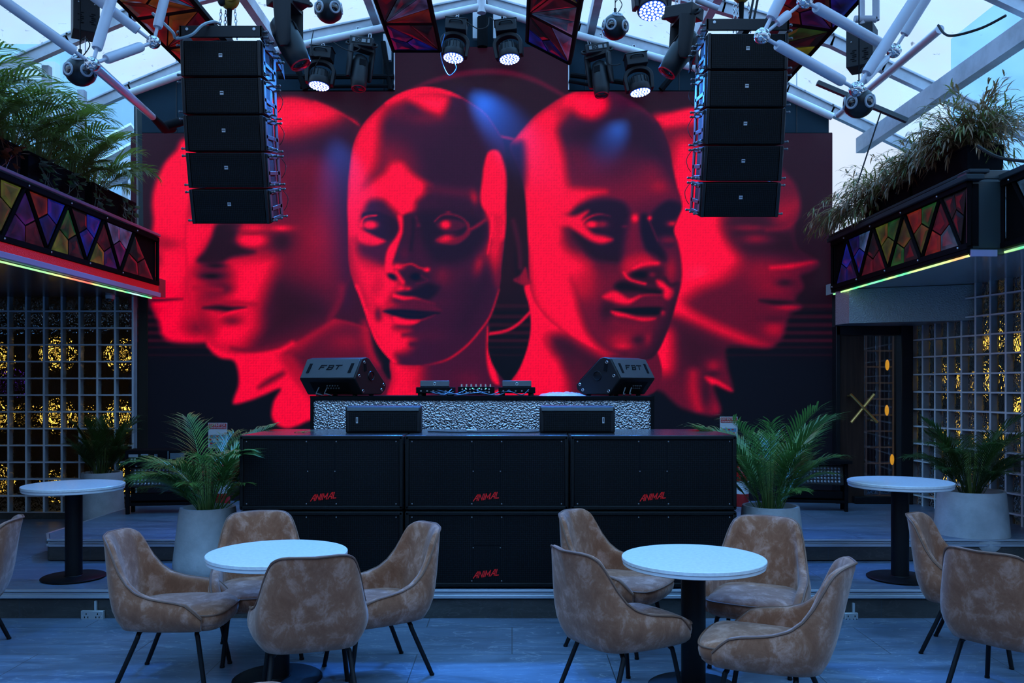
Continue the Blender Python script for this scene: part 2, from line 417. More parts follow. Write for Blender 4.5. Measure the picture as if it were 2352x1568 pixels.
# ---- glass door between the screen and the right block wall
DX0, DX1 = W(1913, 0, 9.6).x, W(2092, 0, 9.5).x
M_WOOD = mat('dark_wood', (0.035, 0.018, 0.013), 0.4, var=0.8, vscale=3, stretch=(9, 9, 0.6))
M_DGLASS = bpy.data.materials.new('door_glass'); M_DGLASS.use_nodes = True
_n, _l = M_DGLASS.node_tree.nodes, M_DGLASS.node_tree.links; _n.clear()
_o = _n.new('ShaderNodeOutputMaterial'); _t = _n.new('ShaderNodeBsdfTransparent'); _g = _n.new('ShaderNodeBsdfGlossy'); _m = _n.new('ShaderNodeMixShader')
_t.inputs['Color'].default_value = (0.55, 0.58, 0.62, 1); _g.inputs['Roughness'].default_value = 0.03; _m.inputs['Fac'].default_value = 0.12
_l.new(_t.outputs[0], _m.inputs[1]); _l.new(_g.outputs[0], _m.inputs[2]); _l.new(_m.outputs[0], _o.inputs['Surface'])
door = thing('door_1', None, None, (0, 0, 0)); struct(door)
zt = 2.36
f = MB(); f.box((DX0 + 0.02, 9.55, (Z2 + zt) / 2), (0.05, 0.12, zt - Z2)); f.box((DX1 - 0.07, 9.5, (Z2 + zt) / 2), (0.13, 0.14, zt - Z2)); f.box(((DX0 + DX1) / 2, 9.55, zt - 0.05), (DX1 - DX0, 0.12, 0.1))
f.box(((DX0 + DX1) / 2 + 0.1, 9.52, Z2 + 0.04), (DX1 - DX0 - 0.2, 0.09, 0.08)); f.build('door_frame', M_SATIN, door, bevel=0.006)
ww = MB(); ww.box((DX0 + 0.18, 9.58, (Z2 + zt) / 2), (0.30, 0.06, zt - Z2)); ww.build('wood_panel', M_WOOD, door)
gl = MB(); x0 = DX0 + 0.33; gl.box(((x0 + DX1 - 0.13) / 2, 9.56, (Z2 + zt) / 2 - 0.02), (DX1 - 0.13 - x0, 0.012, zt - Z2 - 0.12)); gl.build('pane', M_DGLASS, door)
M_BRASS = mat('brass', (0.75, 0.5, 0.16), 0.3, 0.9)
xh = MB(); a, b = W(1953, 905, 9.42), W(2015, 970, 9.42); xh.tube([a, b], 0.017, 8); a, b = W(2008, 905, 9.43), W(1955, 970, 9.43); xh.tube([a, b], 0.017, 8)
for px, py in ((1957, 909), (2011, 966)): p = W(px, py, 9.43); xh.tube([p, p + Vector((0, 0.12, 0))], 0.01, 8)
xh.build('handle', M_BRASS, door)
# added block wall and lamps behind the pane stand for reflections in it
wb, _ = block_wall('reflection_block_wall', (3.55, 10.1), (1, 0, 0), 6, 11, 0.16, 0.19, 0.40)
for (px, py), nm_ in zip(((2038, 838), (2037, 942), (2049, 1055)), ('topmost', 'middle', 'bottom')):
    t = thing('lamp_or_reflection', nm_ + ' of three added amber ovals standing for lamp reflections in the glass door', 'lamp', W(px, py, 9.9), group='added lamp reflections in the glass door')
    b = MB(); b.sphere((0, 0, 0), 0.05, 12, 10, (0.45, 0.45, 1.25)); b.build('bulb', glow('amber_reflection', (1.0, 0.42, 0.03), 2.2), t)
# soffit above the door, ceilings under the balconies
M_SPARKLE = mat('glitter_plaster', (0.30, 0.33, 0.36), 0.28, 0.25, bump=0.8, bscale=75)
M_GLOSSCEIL = mat('gloss_ceiling', (0.42, 0.44, 0.46), 0.12, 0.0, 0.6)
M_DARKCEIL = mat('dark_ceiling', (0.035, 0.04, 0.05), 0.22, var=0.3, vscale=3)
sb0, sb1 = W(1946, 744, 9.1), W(2182, 744, 8.6)
so = MB(); zb, ztop = 2.36, 2.72
so.prism([(sb0.x, 9.05, zb), (4.68, 8.62, zb), (4.68, 9.6, zb), (3.66, 9.6, zb), (sb0.x - 0.05, 9.3, zb)], (0, 0, ztop - zb)); struct(so.build('soffit_wall', M_SPARKLE, smooth=False))
cl = MB(); cl.box((-6.0, 7.0, 2.80), (4.2 - 0.1, 8.0, 0.2)); struct(cl.build('ceiling_left', M_DARKCEIL))
cr = MB(); cr.prism([(3.58, 9.9, 2.725), (3.58, 6.64, 2.725), (3.84, 6.64, 2.725), (3.84, 4.2, 2.725), (7.6, 4.2, 2.725), (7.6, 9.9, 2.725)], (0, 0, 0.12)); struct(cr.build('ceiling_right', M_GLOSSCEIL))

# ---- side and rear walls of the hall out of the frame, so the light stays in
M_REAR = mat('rear_plaster', (0.11, 0.11, 0.12), 0.7)
rw = MB(); rw.box((0, -4.9, 2.2), (16, 0.2, 4.4)); struct(rw.build('wall_rear', M_REAR))
rw = MB(); rw.box((-7.7, 2.5, 1.35), (0.2, 14.6, 2.7)); struct(rw.build('wall_far_left', M_REAR))
rw = MB(); rw.box((7.7, 2.5, 1.35), (0.2, 14.6, 2.7)); struct(rw.build('wall_far_right', M_REAR))

# ---- glass roof: panes between white rafters and purlins
M_ROOFGLASS = bpy.data.materials.new('weathered_roof_glass'); M_ROOFGLASS.use_nodes = True
def _roofglass(m, tint, dirt=True):
    n, l = m.node_tree.nodes, m.node_tree.links; n.clear()
    o = n.new('ShaderNodeOutputMaterial'); t = n.new('ShaderNodeBsdfTransparent'); d = n.new('ShaderNodeBsdfTranslucent'); mx = n.new('ShaderNodeMixShader')
    t.inputs['Color'].default_value = tint; d.inputs['Color'].default_value = (0.75, 0.80, 0.85, 1)
    tc = n.new('ShaderNodeTexCoord')
    a = n.new('ShaderNodeTexNoise'); a.inputs['Scale'].default_value = 1.1; a.inputs['Detail'].default_value = 8; a.inputs['Roughness'].default_value = 0.7; l.new(tc.outputs['Object'], a.inputs['Vector'])
    ra = n.new('ShaderNodeMapRange'); ra.inputs['From Min'].default_value = 0.35; ra.inputs['From Max'].default_value = 0.7; ra.inputs['To Min'].default_value = 0.1; ra.inputs['To Max'].default_value = 0.35; l.new(a.outputs['Fac'], ra.inputs['Value'])
    l.new(ra.outputs[0], mx.inputs['Fac']); l.new(t.outputs[0], mx.inputs[1]); l.new(d.outputs[0], mx.inputs[2])
    s = n.new('ShaderNodeTexNoise'); s.inputs['Scale'].default_value = 9; s.inputs['Detail'].default_value = 4; s.inputs['Distortion'].default_value = 0.6; l.new(tc.outputs['Object'], s.inputs['Vector'])
    rs = n.new('ShaderNodeValToRGB'); e = rs.color_ramp.elements; e[0].position = 0.665; e[0].color = (0, 0, 0, 1); e[1].position = 0.76; e[1].color = (0.75, 0.75, 0.75, 1)
    l.new(s.outputs['Fac'], rs.inputs['Fac'])
    dd = n.new('ShaderNodeBsdfDiffuse'); dd.inputs['Color'].default_value = (0.10, 0.13, 0.16, 1)
    m2 = n.new('ShaderNodeMixShader'); l.new(rs.outputs[0], m2.inputs['Fac']); l.new(mx.outputs[0], m2.inputs[1]); l.new(dd.outputs[0], m2.inputs[2])
    l.new(m2.outputs[0], o.inputs['Surface'])
_roofglass(M_ROOFGLASS, (0.86, 0.92, 0.98, 1))
M_BEAM = mat('white_beam', (0.50, 0.54, 0.60), 0.45, var=-0.3, vscale=4)
ceil_ = thing('ceiling', None, None); struct(ceil_)
full = [Vector((-7.6, 0, PROF[0].z - 0.44 * (PROF[0].x + 7.6)))] + PROF + [Vector((7.6, 0, PROF[-1].z - 0.47 * (7.6 - PROF[-1].x)))]
RAFT = [9.78, 8.42, 6.72, 5.2, 3.68, 2.16, 0.64, -0.88, -2.4, -4.8]
for i in range(len(full) - 1):
    for j in range(len(RAFT) - 1):
        p, q = full[i], full[i + 1]; y0, y1 = RAFT[j], RAFT[j + 1]
        m = MB(); up = Vector((0, 0, 0.06)); A, B_, C_, D_ = [Vector((v.x, y, v.z)) + up for v, y in ((p, y0), (q, y0), (q, y1), (p, y1))]
        m.quad(A, B_, C_, D_); m.build('roof_pane', M_ROOFGLASS, ceil_, smooth=False)
for j, y in enumerate(RAFT[:-1]):
    m = MB()
    for i in range(len(full) - 1):
        p, q = full[i], full[i + 1]; c = (p + q) / 2; L = (q - p).length + 0.02; an = math.atan2(q.z - p.z, q.x - p.x)
        R = Matrix.Rotation(-an, 3, 'Y')
        m.box((c.x, y, c.z), (L, 0.07, 0.10), R)
        m.box((c.x, y, c.z + 0.06), (L, 0.11, 0.02), R)
    m.build('rafter', M_BEAM, ceil_)
def prof_z(x):
    for i in range(len(full) - 1):
        if full[i].x <= x <= full[i + 1].x:
            t = (x - full[i].x) / (full[i + 1].x - full[i].x); return full[i].z * (1 - t) + full[i + 1].z * t
    return 4.0
for px in (636, 868, 1112, 1356, 1572):
    x = W(px, 0, 9.75).x; m = MB(); z = prof_z(x) - 0.01
    m.box((x, 2.5, z), (0.085, 14.5, 0.12)); m.build('purlin', M_BEAM, ceil_)
ex = 3.98; m = MB(); m.box((ex, 2.5, 1.7 + 0.688 * ex), (0.10, 14.5, 0.17)); m.build('purlin', M_BEAM, ceil_)
# round steel pipe that follows the gable, where the lamps hang
gpipe = thing('trim_3', None, None); struct(gpipe)
def gz(px, py): return W(px, py, 9.42)
m = MB(); m.tube([gz(298, 214), gz(414, 172), gz(636, 116), gz(1106, 15)], 0.04, 12); m.tube([gz(1106, 15), gz(1331, 82), gz(1501, 130), gz(1595, 156), gz(1810, 222), gz(1912, 268)], 0.04, 12); m.build('pipe', M_WHITE, gpipe)
m = MB(); m.tube([gz(1106, -10), gz(1106, 30)], 0.05, 12); m.build('post', M_WHITE, gpipe)
# side glazing with white posts, and what stands outside
sg = thing('window_1', None, None); struct(sg)
for y in (8.55, 9.25, 7.3, 6.2):
    m = MB(); m.box((-4.66, y, 3.92), (0.07, 0.07, 1.95)); m.build('post', M_BEAM, sg)
m = MB(); m.box((-4.66, 7.4, 2.98), (0.05, 4.6, 0.08)); m.box((-4.66, 7.4, 3.6), (0.05, 4.6, 0.05)); m.build('rail', M_BEAM, sg)
sg = thing('window_2', None, None); struct(sg)
for y in (9.5, 8.2, 7.0, 5.8):
    m = MB(); m.box((5.3, y, 3.3), (0.07, 0.07, 1.4)); m.build('post', M_BEAM, sg)
m = MB(); m.box((5.3, 7.4, 3.25), (0.06, 5.6, 0.09)); m.build('rail', M_BEAM, sg)
M_OUT = mat('pale_blue_facade', (0.30, 0.52, 0.66), 0.6, var=0.3, vscale=0.4)
M_OUT2 = mat('pale_frame', (0.62, 0.7, 0.76), 0.5)
def outside(name, label, boxes, m, trims=()):
    t = thing(name, label, 'building', (0, 0, 0))
    b = MB()
    for c, s in boxes: b.box(c, s)
    b.build('facade', m, t)
    for c, s in trims:
        q = MB(); q.box(c, s); q.build('frame_beam', M_OUT2, t)
outside('neighbouring_building', 'pale blue building outside the glass on the left', [((-15.5, 20, 4.2), (13, 6, 8.6))], M_OUT, [((-15.5, 16.9, z), (13, 0.2, 0.35)) for z in (4.2, 6.0, 7.9)])
outside('neighbouring_building', 'pale blue framed building outside the glass on the right', [((12.5, 15, 4.4), (7, 5, 8.8))], M_OUT, [((x, 12.4, 4.4), (0.3, 0.2, 8.8)) for x in (9.2, 10.6, 12.0)] + [((12.5, 12.35, z), (7, 0.2, 0.3)) for z in (5.2, 7.0)])
pg = thing('pergola', 'white timber pergola outside the left glazing', 'pergola', (0, 0, 0))
for (a, b) in ((W(200, 392, 11.0), W(305, 335, 11.0)), (W(190, 455, 11.2), W(305, 395, 11.2)), (W(240, 488, 11.4), W(305, 455, 11.4)), (W(228, 330, 11.6), W(305, 290, 11.6))):
    m = MB(); m.tube([a, b], 0.06, 4); m.build('beam', M_OUT2, pg, smooth=False)
for px in (228, 290):
    p = W(px, 400, 11.3); m = MB(); m.box((p.x, 11.3, 2.35), (0.08, 0.08, 4.7)); m.build('post', M_OUT2, pg)
gd = MB(); gd.box((0, 30, -0.3), (90, 38, 0.2)); struct(gd.build('ground', mat('paving', (0.25, 0.26, 0.28), 0.8)))
# ------------------------------------------------------------ the LED wall and the moving picture it shows
# The picture (four shop-dummy heads in red light) is computed on a fine grid of display cells: soft-edged shapes
# give a red level t and a violet level b per cell, which a colour ramp turns into the colour a cell gives off.
SX0, SX1, SY0, SY1, SSTEP = 300.0, 1912.0, 108.0, 1158.0, 3.0
_nx = int((SX1 - SX0) / SSTEP) + 1; _ny = int((SY1 - SY0) / SSTEP) + 1
_gx, _gy = np.meshgrid(np.linspace(SX0, SX1, _nx), np.linspace(SY0, SY1, _ny))
_T = np.zeros_like(_gx); _B = np.zeros_like(_gx)

def _spl(P, closed, k=6):
    P = np.array(P, float); n = len(P); out = []
    for i in range(n if closed else n - 1):
        ix = [(i + q) % n for q in (-1, 0, 1, 2)] if closed else [min(max(i + q, 0), n - 1) for q in (-1, 0, 1, 2)]
        p0, p1, p2, p3 = P[ix]
        for q in range(k):
            t = q / k; out.append(0.5 * (2 * p1 + (p2 - p0) * t + (2 * p0 - 5 * p1 + 4 * p2 - p3) * t * t + (3 * p1 - p0 - 3 * p2 + p3) * t ** 3))
    if not closed: out.append(P[-1])
    return np.array(out)

def _win(P, pad):
    x0, x1 = P[:, 0].min() - pad, P[:, 0].max() + pad; y0, y1 = P[:, 1].min() - pad, P[:, 1].max() + pad
    a = max(0, int((y0 - SY0) / SSTEP)); b = min(_ny, int((y1 - SY0) / SSTEP) + 2); c = max(0, int((x0 - SX0) / SSTEP)); d = min(_nx, int((x1 - SX0) / SSTEP) + 2)
    return slice(a, max(a, b)), slice(c, max(c, d))

def _segdist(X, Y, P, closed, vals=None):
    best = np.full(X.shape, 1e9); val = np.zeros(X.shape); n = len(P)
    for i in range(n if closed else n - 1):
        a = P[i]; b = P[(i + 1) % n]; dx, dy = b - a; L = dx * dx + dy * dy + 1e-9
        t = np.clip(((X - a[0]) * dx + (Y - a[1]) * dy) / L, 0, 1)
        d = (X - a[0] - t * dx) ** 2 + (Y - a[1] - t * dy) ** 2
        m = d < best; best = np.where(m, d, best)
        if vals is not None: val = np.where(m, vals[i] * (1 - t) + vals[(i + 1) % n] * t, val)
    return np.sqrt(best), val

def _inside(X, Y, P):
    r = np.zeros(X.shape, bool); n = len(P)
    for i in range(n):
        x0, y0 = P[i]; x1, y1 = P[(i + 1) % n]
        if y0 == y1: continue
        r ^= ((y0 > Y) != (y1 > Y)) & (X < (x1 - x0) * (Y - y0) / (y1 - y0) + x0)
    return r

class Crop:
    """Coordinates read in an enlarged detail: origin and scale."""
    def __init__(s, x, y, k): s.x, s.y, s.k = x, y, k
    def __call__(s, P): return [(s.x + a / s.k, s.y + b / s.k) for a, b in P]

_clip = [None]
def _blend(F, w, a, v):
    if _clip[0] is not None: a = a * _clip[0][w]
    F[w] = F[w] * (1 - a) + v * a

def shape_alpha(P, f, smooth=True):
    P = _spl(P, True) if smooth else np.array(P, float); w = _win(P, f)
    X, Y = _gx[w], _gy[w]; d, _ = _segdist(X, Y, P, True); d = np.where(_inside(X, Y, P), d, -d)
    a = np.clip(0.5 + d / (2 * f), 0, 1); return w, a * a * (3 - 2 * a)

def A(P, v, f=6, a=1.0, F=None, c=None):
    if c: P = c(P); f = f / c.k * (3.6 if f >= 14 else 2.5)
    w, al = shape_alpha(P, f); _blend(_T if F is None else F, w, al * a, v)
def S(P, wd, v, f=3, a=1.0, F=None, c=None):
    if c: P = c(P); k = 1 / c.k; wd = [q * k for q in wd] if isinstance(wd, (list, tuple)) else wd * k; f = f * k * 2.2
    P2 = _spl(P, False); n = len(P2); wv = np.interp(np.linspace(0, 1, n), np.linspace(0, 1, len(P)), wd if isinstance(wd, (list, tuple)) else [wd] * len(P))
    vv = np.interp(np.linspace(0, 1, n), np.linspace(0, 1, len(P)), v if isinstance(v, (list, tuple)) else [v] * len(P))
    w = _win(P2, max(wv) + f); X, Y = _gx[w], _gy[w]; d, q = _segdist(X, Y, P2, False, wv); _, vq = _segdist(X, Y, P2, False, vv)
    al = np.clip(0.5 + (q / 2 - d) / (2 * f), 0, 1); al = al * al * (3 - 2 * al); _blend(_T if F is None else F, w, al * a, vq)
def E(cx, cy, rx, ry, v, a=1.0, rot=0, F=None, c=None, hard=1.0):
    if c: (cx, cy), = c([(cx, cy)]); rx /= c.k; ry /= c.k
    R = max(rx, ry) * 2.2; w = _win(np.array([[cx - R, cy - R], [cx + R, cy + R]]), 0); X, Y = _gx[w] - cx, _gy[w] - cy
    cr, sr = math.cos(math.radians(rot)), math.sin(math.radians(rot)); u = (X * cr + Y * sr) / rx; q = (-X * sr + Y * cr) / ry
    al = np.exp(-(u * u + q * q) ** hard * 0.9); _blend(_T if F is None else F, w, al * a, v)
def clip_to(P, f=3):
    m = np.zeros_like(_T); w, al = shape_alpha(P, f); m[w] = al; _clip[0] = m

c1, c2, c3, c4, c5, c6, c7 = Crop(780, 180, 4.355), Crop(780, 460, 3.41), Crop(1160, 180, 4.357), Crop(1160, 460, 3.137), Crop(320, 200, 3.564), Crop(320, 480, 3.016), Crop(1500, 480, 3.136)

# backdrop: dark wine red above, near black below, thin red scan lines between
_T += np.interp(_gy, [100, 300, 640, 780, 840, 1200], [0.15, 0.15, 0.13, 0.05, 0.015, 0.01])
for y, v in ((702, .17), (727, .17), (746, .17), (764, .18), (782, .19), (797, .2), (815, .17)):
    for X0, X1 in ((310, 640), (1640, 1912), (1120, 1215)): S([(X0, y), (X1, y)], 8 if y < 790 else 2, v, 3)
for y in (718, 736, 755, 773, 790):
    for X0, X1 in ((310, 640), (1640, 1912), (1120, 1215)): S([(X0, y), (X1, y)], 6, 0.03, 3)
S([(930, 210), (1000, 184), (1080, 167), (1160, 166), (1230, 185), (1300, 222)], [4, 12, 14, 14, 12, 8], .33, 5)
S([(1120, 767), (1160, 760), (1190, 744), (1218, 716)], 7, .72, 3)
S([(1150, 313), (1190, 322)], 6, .5, 3)

# ---- profile at the far left
L2 = [(430, 316), (404, 346), (376, 380), (356, 424), (349, 466), (352, 509), (345, 551), (336, 600), (344, 630), (340, 660), (346, 692), (356, 719), (366, 742), (371, 766), (386, 781), (419, 787), (480, 784), (560, 760), (600, 600), (600, 420), (540, 310)]
A(L2, .86, 11)
clip_to(L2, 9)
E(110, 350, 50, 60, .4, .8, c=c6); E(190, 240, 110, 45, .5, .7, c=c6); E(90, 440, 50, 60, .55, .6, c=c6)
S([(60, 632), (150, 630), (300, 622)], [26, 18, 4], .16, 8, c=c6); E(110, 700, 60, 40, .6, .6, c=c6)
E(400, 815, 100, 70, .38, .9, c=c6); S([(330, 500), (320, 620), (340, 780)], 60, .6, 30, .7, c=c6)
E(150, 1250, 70, 60, .5, .5, c=c5); S([(260, 620), (290, 850), (330, 1050)], 90, .93, 40, .6, c=c5)
_clip[0] = None
# ---- three-quarter head, second from the left
L1n = c6([(470, 900), (490, 975), (560, 1030), (650, 1050), (682, 1120), (685, 1220), (650, 1345), (760, 1328), (860, 1290), (975, 1245), (930, 1330), (915, 1430), (950, 1490), (1020, 1520), (1100, 1500), (1200, 1460), (1400, 1440), (1720, 1400), (1720, 1100), (1640, 900), (1500, 800), (1000, 700), (600, 700)])
A([(720, 600), (840, 600), (850, 860), (780, 840), (720, 760)], .24, 20)
A(L1n, .84, 7)
clip_to(L1n, 6)
A([(1000, 990), (1100, 940), (1300, 800), (1500, 760), (1760, 900), (1760, 1440), (1420, 1440), (1260, 1330), (1180, 1230), (1090, 1130)], .33, 30, c=c6)
S([(1040, 1040), (1090, 1130), (1180, 1260)], 50, .6, 25, c=c6)
S([(830, 1235), (900, 1190), (990, 1140)], [16, 40, 30], .33, 14, c=c6)
E(1430, 920, 130, 70, .55, .7, c=c6)
_clip[0] = None
L1 = c5([(900, 130), (1105, 92), (1250, 78), (1400, 105), (1560, 165), (1700, 240), (1800, 310), (1850, 600), (1800, 1200)]) + c6([(1440, 500), (1400, 640), (1330, 760), (1200, 850), (1080, 920), (900, 985), (700, 1000), (560, 960), (480, 900)]) + [(440, 700), (430, 500), (480, 330)]
A(L1, .46, 12)
clip_to(L1, 7)
A([(1100, 420), (1300, 430), (1560, 330), (1800, 280), (1850, 700), (1800, 1568), (1600, 1568), (1560, 1000), (1540, 700), (1400, 600), (1150, 640)], .2, 40, c=c5)
A([(1000, 110), (1250, 80), (1400, 110), (1560, 175), (1600, 230), (1480, 290), (1350, 330), (1150, 380), (1000, 300)], .84, 34, c=c5)
E(1380, 215, 190, 55, .95, .8, c=c5); S([(1440, 120), (1560, 168), (1700, 240), (1800, 310)], [30, 26, 16, 12], .8, 7, c=c5)
A([(1150, 640), (1400, 610), (1560, 700), (1600, 1000), (1620, 1568), (1100, 1568), (1000, 1200)], .4, 60, a=.9, c=c5)
E(1280, 850, 160, 160, .33, .6, c=c5); E(1450, 1250, 130, 200, .56, .6, c=c5); E(1100, 480, 200, 110, .55, .5, c=c6)
A([(870, 520), (1000, 450), (1300, 600), (1350, 760), (1200, 840), (1000, 920), (820, 960), (780, 900), (830, 760)], .19, 50, c=c6)
S([(1405, 540), (1400, 640), (1330, 760)], 50, .45, 16, c=c6)
A([(150, 100), (560, 110), (500, 200), (420, 350), (420, 480), (380, 640), (400, 900), (300, 920), (100, 700)], .87, 30, c=c6)
A([(610, 370), (760, 350), (920, 350), (905, 450), (860, 560), (820, 650), (740, 690), (650, 650), (600, 600), (640, 480)], .9, 30, c=c6)
A([(480, 690), (620, 720), (780, 700), (820, 800), (760, 900), (680, 960), (540, 950), (500, 900), (520, 820)], .86, 30, c=c6)
A([(545, 100), (700, 105), (670, 180), (700, 255), (800, 300), (640, 335), (570, 370), (500, 385), (400, 362), (455, 285), (500, 200)], .14, 11, c=c6)
E(785, 215, 105, 46, .9, 1, hard=1.6, c=c6); E(790, 130, 95, 25, .8, .9, c=c6); S([(720, 168), (800, 172), (890, 152)], 12, .5, 6, c=c6)
E(985, 225, 75, 70, .16, .9, c=c6); E(985, 132, 75, 22, .82, .95, c=c6)
E(500, 440, 130, 55, .34, .9, c=c6); E(500, 464, 75, 20, .05, .95, c=c6); E(530, 392, 65, 16, .08, .9, c=c6)
E(590, 550, 70, 45, .28, .85, c=c6); S([(380, 545), (470, 555), (570, 560)], 26, .55, 12, c=c6)
A([(440, 685), (540, 668), (640, 675), (740, 682), (640, 708), (560, 700)], .04, 9, c=c6); S([(600, 650), (700, 650), (800, 660)], 24, .5, 12, .8, c=c6)
S([(560, 745), (640, 715), (740, 695)], [10, 20, 10], .9, 7, c=c6)
E(640, 775, 80, 35, .36, .85, c=c6); E(400, 815, 85, 65, .42, .7, c=c6); S([(350, 480), (330, 640), (350, 800)], 50, .62, 30, .7, c=c6)
S([(640, 965), (800, 985), (960, 950), (1100, 900)], [14, 36, 34, 16], .4, 12, c=c6)
_clip[0] = None
S([(1060, 930), (960, 985), (820, 1010), (700, 1015)], 26, .84, 12, c=c6)

# ---- profile at the far right
R2 = [(1490, 270), (1540, 256), (1600, 247), (1700, 262), (1790, 380), (1828, 425), (1838, 480), (1824, 520), (1830, 570), (1879, 602), (1865, 620), (1838, 632), (1844, 659), (1830, 676), (1826, 694), (1840, 706), (1812, 724), (1803, 757), (1793, 780), (1761, 800), (1672, 795), (1671, 840), (1683, 899), (1640, 884), (1656, 942), (1637, 954), (1612, 950), (1564, 936), (1525, 903), (1490, 870), (1470, 700), (1480, 400)]
A(R2, .36, 9)
clip_to(R2, 10)
A([(1500, 400), (1600, 350), (1750, 310), (1900, 285), (1900, 450), (1750, 490), (1600, 500), (1540, 450)], .88, 18, c=c3)
A([(1560, 560), (1880, 520), (1900, 760), (1760, 760), (1640, 700)], .4, 40, c=c3)
A([(150, -400), (300, -450), (480, 0), (500, 80), (540, 200), (625, 330), (600, 420), (500, 500), (350, 555), (230, 640), (150, 700), (100, 300)], .9, 26, c=c7)
E(330, 470, 90, 60, 1.0, .5, c=c7)
A([(560, 80), (900, 80), (1200, 330), (1000, 370), (800, 350), (640, 300), (540, 180)], .15, 30, c=c7)
E(740, 215, 110, 38, .5, .9, c=c7); E(690, 135, 140, 26, .5, .8, c=c7); S([(820, 150), (960, 130), (1060, 60)], 20, .45, 14, c=c7)
A([(900, -30), (1060, -60), (1040, 20), (960, 100), (890, 90)], .55, 30, c=c7)
E(800, 440, 190, 90, .5, .9, c=c7); E(850, 560, 130, 70, .52, .7, c=c7); E(1060, 600, 60, 100, .3, .8, c=c7)
S([(850, 422), (1000, 410), (1180, 376)], [14, 28, 18], [.85, .8, .55], 12, c=c7); E(950, 530, 60, 28, .16, .9, c=c7)
A([(770, 655), (900, 658), (1030, 672), (920, 690), (820, 675)], .05, 10, c=c7); E(970, 709, 95, 18, .62, .9, c=c7)
E(870, 865, 75, 55, .62, .9, c=c7); E(880, 790, 100, 26, .25, .7, c=c7)
S([(130, 690), (300, 790), (500, 880), (700, 950), (850, 985)], [110, 80, 70, 50, 30], [.85, .85, .82, .7, .5], 24, c=c7)
A([(160, 840), (300, 860), (480, 960), (520, 1000), (480, 1080), (390, 1120), (350, 1250), (240, 1200), (160, 1000)], .22, 40, c=c7)
A([(-20, 900), (120, 880), (140, 1000), (130, 1150), (60, 1180), (-20, 1160)], .86, 22, c=c7)
S([(290, 1190), (290, 1300), (330, 1440)], 70, .62, 26, c=c7); E(435, 1125, 50, 40, .55, .9, c=c7); E(430, 1185, 50, 18, .2, .8, c=c7)
A([(380, 1205), (470, 1235), (580, 1312), (480, 1288), (395, 1245)], .85, 8, c=c7); E(450, 1440, 50, 60, .5, .8, c=c7); E(380, 1330, 30, 90, .2, .8, c=c7)
_clip[0] = None

# ---- frontal head, left of centre
N1 = c2([(405, 1240), (402, 1400), (350, 1568), (340, 1620), (1350, 1620), (1330, 1460), (1280, 1400), (1200, 1290), (1160, 1150), (1170, 980), (1100, 900), (600, 1100)])
A([(235, 1000), (300, 1120), (405, 1250), (408, 1340), (385, 1400), (330, 1310), (270, 1180)], .03, 6, c=c2)
A([(190, 950), (230, 1010), (260, 1180), (310, 1290), (240, 1240), (180, 1080)], .62, 16, c=c2)
A(N1, .28, 3); clip_to(N1, 3)
A([(380, 1240), (560, 1280), (650, 1310), (640, 1620), (330, 1620), (390, 1400)], .84, 26, c=c2); E(760, 1420, 160, 120, .3, .6, c=c2); E(1010, 1400, 110, 60, .4, .6, c=c2)
A([(1160, 990), (1172, 1180), (1222, 1330), (1250, 1440), (1195, 1410), (1158, 1290), (1150, 1150)], .86, 7, c=c2)
_clip[0] = None
H1 = c1([(85, 1568), (80, 1150), (105, 850), (140, 650), (220, 480), (330, 350), (480, 220), (620, 140), (800, 88), (900, 86), (1050, 110), (1200, 175), (1340, 260), (1460, 350), (1560, 490), (1630, 620), (1660, 800), (1685, 1000)]) + c2([(1310, 0), (1300, 250), (1270, 500), (1245, 720), (1180, 900), (1090, 1030), (980, 1150), (850, 1240), (720, 1280), (560, 1290), (450, 1280), (400, 1250), (300, 1130), (240, 1000), (200, 880), (150, 740), (100, 620), (70, 480)])
A(H1, .25, 3); clip_to(H1, 2.5)
A([(1200, 200), (1400, 300), (1600, 560), (1680, 800), (1690, 1300), (1600, 1568), (1100, 1568), (900, 1150), (800, 1000), (700, 800), (1000, 500)], .2, 60, c=c1)
A([(420, 700), (560, 690), (700, 800), (720, 960), (500, 1000), (350, 1000)], .5, 55, c=c1)
A([(60, 1568), (60, 1100), (100, 740), (190, 500), (330, 340), (500, 220), (700, 110), (900, 90), (1060, 140), (760, 190), (640, 230), (480, 330), (410, 450), (390, 650), (360, 850), (290, 1000), (240, 1150), (220, 1300), (230, 1568)], .86, 26, c=c1)
S([(480, 240), (640, 160), (820, 110), (960, 110), (1100, 150), (1200, 185)], [60, 60, 60, 50, 40, 20], .82, 10, c=c1)
S([(1100, 140), (1200, 180), (1340, 264), (1460, 355), (1560, 495), (1610, 580)], [22, 20, 16, 14, 12, 10], [.8, .62, .5, .46, .44, .4], 6, c=c1)
A([(700, 190), (830, 170), (960, 165), (1080, 195), (1060, 300), (1000, 375), (900, 340), (790, 270)], .93, 20, c=c1); E(880, 400, 200, 60, .42, .7, c=c1); E(560, 330, 120, 70, .42, .6, c=c1)
A([(100, 1240), (300, 1060), (450, 950), (520, 860), (620, 850), (720, 950), (860, 1040), (915, 1090), (850, 1150), (765, 1230), (745, 1320), (640, 1395), (590, 1360), (520, 1290), (430, 1210), (300, 1215), (200, 1330), (100, 1400)], .9, 17, c=c1)
S([(900, 1100), (1100, 1130), (1350, 1160)], 90, .32, 30, c=c1); E(1345, 1190, 36, 70, .6, .9, rot=-15, c=c1)
A([(1490, 735), (1590, 730), (1650, 880), (1668, 1050), (1662, 1250), (1645, 1600), (1510, 1600), (1490, 1400), (1425, 1280), (1408, 1180), (1428, 1000), (1445, 870)], .88, 9, c=c1)
A([(1160, 110), (1290, 100), (1290, 250), (1262, 500), (1240, 660), (1190, 560), (1150, 440), (1150, 380), (1180, 280), (1190, 200)], .74, 16, c=c2)
